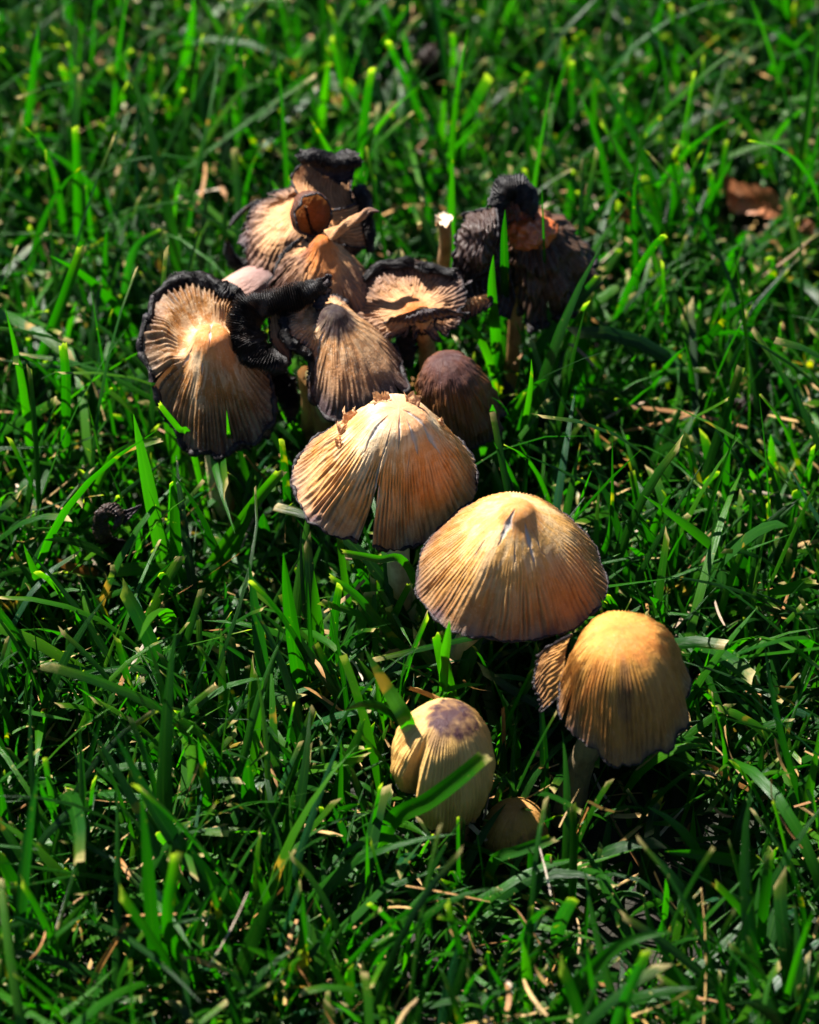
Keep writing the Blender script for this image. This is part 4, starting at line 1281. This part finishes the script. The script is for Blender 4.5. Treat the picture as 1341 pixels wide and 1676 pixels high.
# ------------------------------------------------------------------ single blades that stand out
def hero_blade(label, pts, W, rnd=0.5, cut=1.0, face=0.0, fold=0.35, mat=None, name='grass_blade', cat='grass blade', to_ground=True):
    """pts: (px, py, z) from the root side to the tip"""
    q = [P(*p) for p in pts]
    if to_ground and q[0][2] > 0.4:
        d = q[0] - q[1]
        d = d / np.linalg.norm(d)
        g = q[0] + np.array([d[0] * 0.8, 0.35 + d[1] * 0.3, 0]) * min(1.5, q[0][2] * 0.4)
        g[2] = 0.02
        q = [g] + q
    S = 18
    c = catmull(q, S + 1)
    v = np.linspace(0, 1, S + 1)
    t = np.gradient(c, axis=0)
    t /= np.linalg.norm(t, axis=1)[:, None]
    view = CAM - c
    view /= np.linalg.norm(view, axis=1)[:, None]
    side = np.cross(t, view)
    side /= np.linalg.norm(side, axis=1)[:, None] + 1e-9
    nrm = np.cross(side, t)
    a = face + 0.25 * np.sin(v * 3 + rnd * 9)
    side2 = side * np.cos(a)[:, None] + nrm * np.sin(a)[:, None]
    nrm2 = np.cross(side2, t)
    wc = np.minimum(1, 0.6 + 1.5 * v) * (1 - 0.2 * v ** 3)
    wp = np.minimum(1, 0.6 + 1.5 * v) * np.where(v > 0.4, 1 - ((v - 0.4) / 0.6) ** 2.4 * 0.96, 1)
    w = (wc if cut else wp) * W / 2
    U = np.array([-1, -0.5, 0, 0.5, 1])
    V = c[:, None, :] + side2[:, None, :] * (w[:, None] * U)[..., None] + nrm2[:, None, :] * (w[:, None] * (np.abs(U) ** 1.2) * fold)[..., None]
    if cut:
        V[-1] += t[-1] * (U * W * 0.35 + 0.04 * np.array([1, -1, 1, -0.6, 0.8]))[:, None]
    bl = np.zeros((S + 1, 5, 3))
    bl[..., 0] = U[None]
    bl[..., 1] = v[:, None]
    bl[..., 2] = rnd
    o = make_mesh(name, V.reshape(-1, 3), grid_faces(S + 1, 5), mat or M_GRASS, None, c[0],
                  {'blade': bl.reshape(-1, 3), 'tipcut': np.full((S + 1) * 5, float(cut))})
    return tag(o, label, cat, 'grass blades standing out of the lawn' if mat is None else 'dead straws standing out of the lawn')


H = hero_blade
H('bright wide grass blade lying across the front of the egg-shaped mushroom', [(640, 1345, 2.2), (700, 1312, 3.6), (750, 1276, 4.6), (797, 1236, 5.6)], 0.40, 0.55)
H('wide grass blade leaning against the left top of the egg-shaped mushroom', [(668, 1205, 2.2), (665, 1178, 4.2), (636, 1128, 4.8), (598, 1064, 5.5)], 0.36, 0.7, 0, to_ground=False)
H('upright grass blade with a folded tip just below the honey-brown cap', [(745, 1175, 1.2), (732, 1110, 3.0), (722, 1060, 4.0), (716, 1036, 4.6)], 0.34, 0.7)
H('short pointed blade overlapping the lower rim of the honey-brown cap', [(728, 1090, 3.6), (732, 1050, 5.0), (736, 1016, 6.0)], 0.22, 0.8, 0)
H('short sunlit blade standing in front of the golden mushroom rim', [(384, 800, 0.9), (378, 745, 3.4), (371, 672, 5.9)], 0.17, 0.7, 0)
H('small curved blade across the lower left of the golden mushroom', [(312, 722, 4.2), (292, 700, 5.0), (260, 661, 6.0)], 0.16, 0.7)
H('yellow-tipped blade right of the golden mushroom', [(495, 722, 2.0), (470, 680, 3.2), (458, 650, 4.0), (451, 629, 4.4)], 0.22, 0.75)
H('broad upright blade in front of the rotting mushroom', [(812, 560, 3.6), (808, 515, 5.2), (806, 462, 6.8), (808, 417, 8.0)], 0.28, 0.6, 0)
H('dark narrow upright blade before the orange lump of the rotting mushroom', [(826, 520, 4.2), (826, 440, 6.6), (825, 385, 8.2), (827, 343, 9.2)], 0.22, 0.2, 0)
H('tall thin seed stalk at the right of the rotting mushroom', [(895, 560, 3.0), (893, 480, 5.0), (890, 380, 7.2), (887, 290, 9.0)], 0.07, 0.5, 0)
H('arching blade with a bright tip above the dark brown bell', [(812, 640, 2.6), (800, 585, 4.2), (775, 540, 5.2), (732, 516, 5.7)], 0.22, 0.75)
H('wide bluish blade slanting right of the rotting mushroom', [(878, 578, 3.2), (915, 530, 4.2), (950, 488, 5.0), (984, 450, 5.7)], 0.30, 0.97)
H('short bright blade standing right of the dark brown bell', [(806, 720, 2.0), (835, 690, 3.0), (864, 641, 4.2)], 0.22, 0.65)
H('long upright blade with rounded tip left of the pale stem', [(495, 1150, 0.8), (484, 1070, 2.7), (472, 980, 4.6), (464, 905, 6.2)], 0.36, 0.5, 0)
H('long sunlit blade slanting up right below the golden mushroom', [(325, 960, 0.8), (370, 890, 2.6), (420, 820, 4.2), (461, 770, 5.4)], 0.30, 0.75)
H('second blade of a slanting pair below the golden mushroom', [(330, 985, 0.8), (372, 910, 2.2), (405, 850, 3.6), (430, 782, 4.8)], 0.26, 0.6, 0)
H('bright blade lying nearly level at the lower right', [(1262, 1420, 0.9), (1200, 1408, 1.6), (1140, 1398, 2.1), (1088, 1394, 2.4)], 0.30, 0.6, 0)
H('very tall thin blade curving over at the upper right', [(1047, 560, 0.5), (1042, 440, 3.6), (1038, 330, 6.6), (1047, 255, 8.6)], 0.15, 0.15, 0)
H('slender arching blade reaching right towards the tall thin blade', [(935, 400, 2.0), (975, 350, 3.6), (1035, 307, 5.0), (1100, 290, 5.6)], 0.15, 0.95, 0)
H('broad dark blade running diagonally across the lower left', [(420, 1540, 0.6), (345, 1450, 2.0), (265, 1345, 3.6), (185, 1195, 5.8)], 0.46, 0.25, 0)
H('long blade slanting up left near the left edge', [(213, 388, 1.5), (170, 330, 3.0), (118, 275, 4.5), (62, 236, 5.6)], 0.24, 0.45, 0)
H('tall dark blade near the upper left corner', [(35, 290, 1.0), (45, 200, 3.4), (55, 110, 6.2), (64, 38, 8.4)], 0.26, 0.35, 0)
H('pale bluish arching blade above the golden mushroom', [(204, 540, 1.0), (205, 470, 2.6), (222, 405, 4.4), (268, 376, 5.3)], 0.24, 0.98)
H('upright blunt blade at the left edge beside the long slanting one', [(128, 420, 1.0), (127, 330, 3.4), (126, 260, 5.2), (124, 206, 6.6)], 0.24, 0.55)
H('curved pale-tipped blade reaching towards the golden mushroom', [(120, 900, 0.8), (150, 820, 2.8), (190, 745, 4.6), (262, 718, 5.4)], 0.22, 0.7)
H('upright blade left of the shrivelled black mushroom', [(105, 800, 0.8), (107, 700, 3.2), (108, 620, 5.0), (103, 562, 6.4)], 0.26, 0.45)
H('pair-leaf blade rising from the left edge', [(18, 700, 0.6), (60, 600, 2.8), (100, 500, 5.0), (135, 402, 7.0)], 0.30, 0.5)
H('narrow blade rising diagonally at the middle right', [(948, 1000, 0.8), (975, 930, 2.0), (1000, 860, 3.6), (1003, 715, 6.4)], 0.16, 0.4, 0)
H('wide blade leaning right at the right edge', [(1180, 1010, 1.0), (1235, 985, 2.0), (1290, 965, 2.9), (1335, 950, 3.6)], 0.30, 0.65)
H('blurred thick blade at the bottom centre right', [(1010, 1676, 2.4), (1030, 1620, 4.0), (1060, 1555, 5.6)], 0.24, 0.9)
H('long foreground blade slanting up at the bottom right', [(900, 1660, 0.8), (955, 1600, 2.4), (1020, 1545, 3.6), (1100, 1525, 4.4)], 0.30, 0.45, 0)
H('blurred foreground blade leaning left at the bottom', [(320, 1600, 1.2), (275, 1520, 3.2), (290, 1395, 6.0)], 0.28, 0.5)
H('small blade lying in front of the tiny shaded mushroom', [(812, 1408, 1.6), (850, 1392, 2.4), (906, 1371, 3.0)], 0.26, 0.85)
H('blade leaning over the pale stem of the cream mushroom', [(670, 930, 4.4), (620, 915, 4.9), (562, 905, 5.3)], 0.20, 0.7)
H('pointed blade below the cream mushroom slanting right', [(690, 1090, 1.4), (640, 1040, 2.6), (585, 975, 3.8), (540, 945, 4.4)], 0.20, 0.55)
H('narrow blade leaning right in front of the pale stem', [(640, 1030, 2.2), (652, 995, 3.2), (672, 955, 4.2)], 0.18, 0.65)
S_ = dict(mat=M_STRAW, name='dead_straw_blade', cat='straw', to_ground=False)
H('tan dead straw lying level below the amber mushroom', [(1078, 1329, 0.9), (1030, 1336, 1.1), (986, 1334, 1.2)], 0.12, 0.3, **S_)
H('thin upright tan straw in the dark gap right of the tiny mushroom', [(925, 1408, 0.3), (940, 1370, 1.2), (962, 1322, 2.0)], 0.09, 0.6, **S_)
H('pale bent straw end at the right of the dark gap', [(985, 1410, 0.3), (1010, 1385, 0.9), (1048, 1352, 1.4)], 0.10, 0.1, **S_)
H('half yellow half white withered leaf end right of the tiny mushroom', [(925, 1398, 1.0), (955, 1415, 1.2), (992, 1448, 1.2)], 0.26, 0.35, **S_)
H('upright tan straw behind the egg-shaped mushroom', [(824, 1275, 0.4), (825, 1210, 1.7), (824, 1158, 2.7)], 0.10, 0.55, **S_)
H('orange straw slanting in the bottom left corner', [(130, 1640, 0.4), (165, 1580, 1.6), (207, 1512, 2.8)], 0.12, 0.62, **S_)
H('white withered straw lying at the bottom left corner', [(140, 1660, 0.6), (185, 1640, 1.0), (235, 1635, 1.1)], 0.16, 1.0, **S_)
H('curled tan bit of dead leaf beneath the amber mushroom', [(868, 1258, 0.8), (885, 1250, 1.1), (888, 1238, 1.5), (874, 1232, 1.6)], 0.16, 0.3, **S_)
H('orange dead straw in the grass at the right edge', [(1190, 628, 0.6), (1200, 600, 1.3), (1210, 575, 1.9)], 0.14, 0.64, **S_)
H('yellow withered leaf end left of the shrivelled mushroom', [(160, 938, 1.0), (125, 930, 1.6), (92, 918, 2.2)], 0.24, 0.62, **S_)
H('pale brown straw left of the golden mushroom top', [(225, 432, 1.6), (200, 415, 2.0), (170, 405, 2.3)], 0.2, 0.1, **S_)


# ------------------------------------------------------------------ fallen leaf at the upper right
def leaf_material():
    m, nt = new_mat('dry_leaf')
    n = N(nt)
    pos = n.pos()
    f = n.noise(pos, 60, 4, 0.6)
    col = n.ramp(f, [(0.35, (0.20, 0.055, 0.02)), (0.55, (0.42, 0.17, 0.08)), (0.72, (0.62, 0.36, 0.24))])
    bs = n.node('ShaderNodeBsdfPrincipled')
    n.put(bs.inputs['Base Color'], col)
    bs.inputs['Roughness'].default_value = 0.5
    n.put(bs.inputs['Normal'], n.bump(n.noise(pos, 400, 5, 0.6), 0.6, 0.001))
    tr = n.node('ShaderNodeBsdfTranslucent')
    n.put(tr.inputs[0], col)
    mx = n.node('ShaderNodeMixShader')
    mx.inputs[0].default_value = 0.3
    nt.links.new(bs.outputs[0], mx.inputs[1])
    nt.links.new(tr.outputs[0], mx.inputs[2])
    out = n.node('ShaderNodeOutputMaterial')
    nt.links.new(mx.outputs[0], out.inputs[0])
    return m


M_LEAF = leaf_material()


def build_leaf(label, ctrl, seed, group='fallen dry leaves'):
    g = np.array([[P(*p) for p in row] for row in ctrl])
    gc = np.stack([catmull(r, 50) for r in g])
    full = np.stack([catmull(gc[:, j], 40) for j in range(50)], 1)
    u = np.linspace(0, 1, 50)[None, :]
    v = np.linspace(0, 1, 40)[:, None]
    full[..., 2] += 0.08 * wave(u * 4, v * 4, seed=seed) + 0.12 * np.cos(v * math.pi * 2) * 0.3
    t = thing('dry_leaf', label, 'leaf', full[0, 0] * [1, 1, 0], group)
    blade = make_mesh('leaf_blade', full.reshape(-1, 3), grid_faces(40, 50), M_LEAF, t, full[0, 0])
    mid = full[20]
    vv, ff = tube(mid + [0, 0, 0.02], np.linspace(0.05, 0.02, 50), 6)
    make_mesh('midrib', vv, ff, M_LEAF, t, full[0, 0])


build_leaf('curled reddish-brown dry leaf lying in the grass at the upper right',
           [[(1185, 285, 2.2), (1205, 298, 1.8), (1235, 300, 2.0), (1262, 312, 2.6)],
            [(1188, 312, 1.6), (1210, 325, 1.2), (1245, 330, 1.4), (1280, 335, 2.4)],
            [(1195, 345, 1.2), (1220, 350, 1.0), (1250, 358, 1.2), (1286, 365, 1.8)]], 5)
build_leaf('small pale pink scrap of dry leaf at the upper right edge',
           [[(1300, 362, 1.6), (1315, 358, 1.7), (1330, 364, 1.6)],
            [(1302, 372, 1.4), (1316, 374, 1.5), (1334, 376, 1.4)],
            [(1306, 384, 1.2), (1318, 388, 1.2), (1332, 388, 1.2)]], 8)
build_leaf('small white dry leaf tip left of the tall thin blade',
           [[(1016, 338, 3.4), (1024, 342, 3.4), (1032, 350, 3.3)],
            [(1016, 350, 3.1), (1026, 356, 3.1), (1036, 362, 3.0)],
            [(1030, 370, 2.7), (1034, 372, 2.7), (1037, 374, 2.7)]], 9)

# ------------------------------------------------------------------ ground
n = 150
gx = np.sign(np.linspace(-1, 1, n)) * np.abs(np.linspace(-1, 1, n)) ** 3 * 2500
gy = gx
X, Y = np.meshgrid(gx, gy)
Z = 0.12 * wave(X * 0.9, Y * 0.9, seed=200, octaves=4) * (np.hypot(X, Y) < 60) - 0.12
tag(make_mesh('ground', np.stack([X, Y, Z], -1).reshape(-1, 3), grid_faces(n, n), M_SOIL), 'dark soil under the lawn', 'ground', kind='structure')
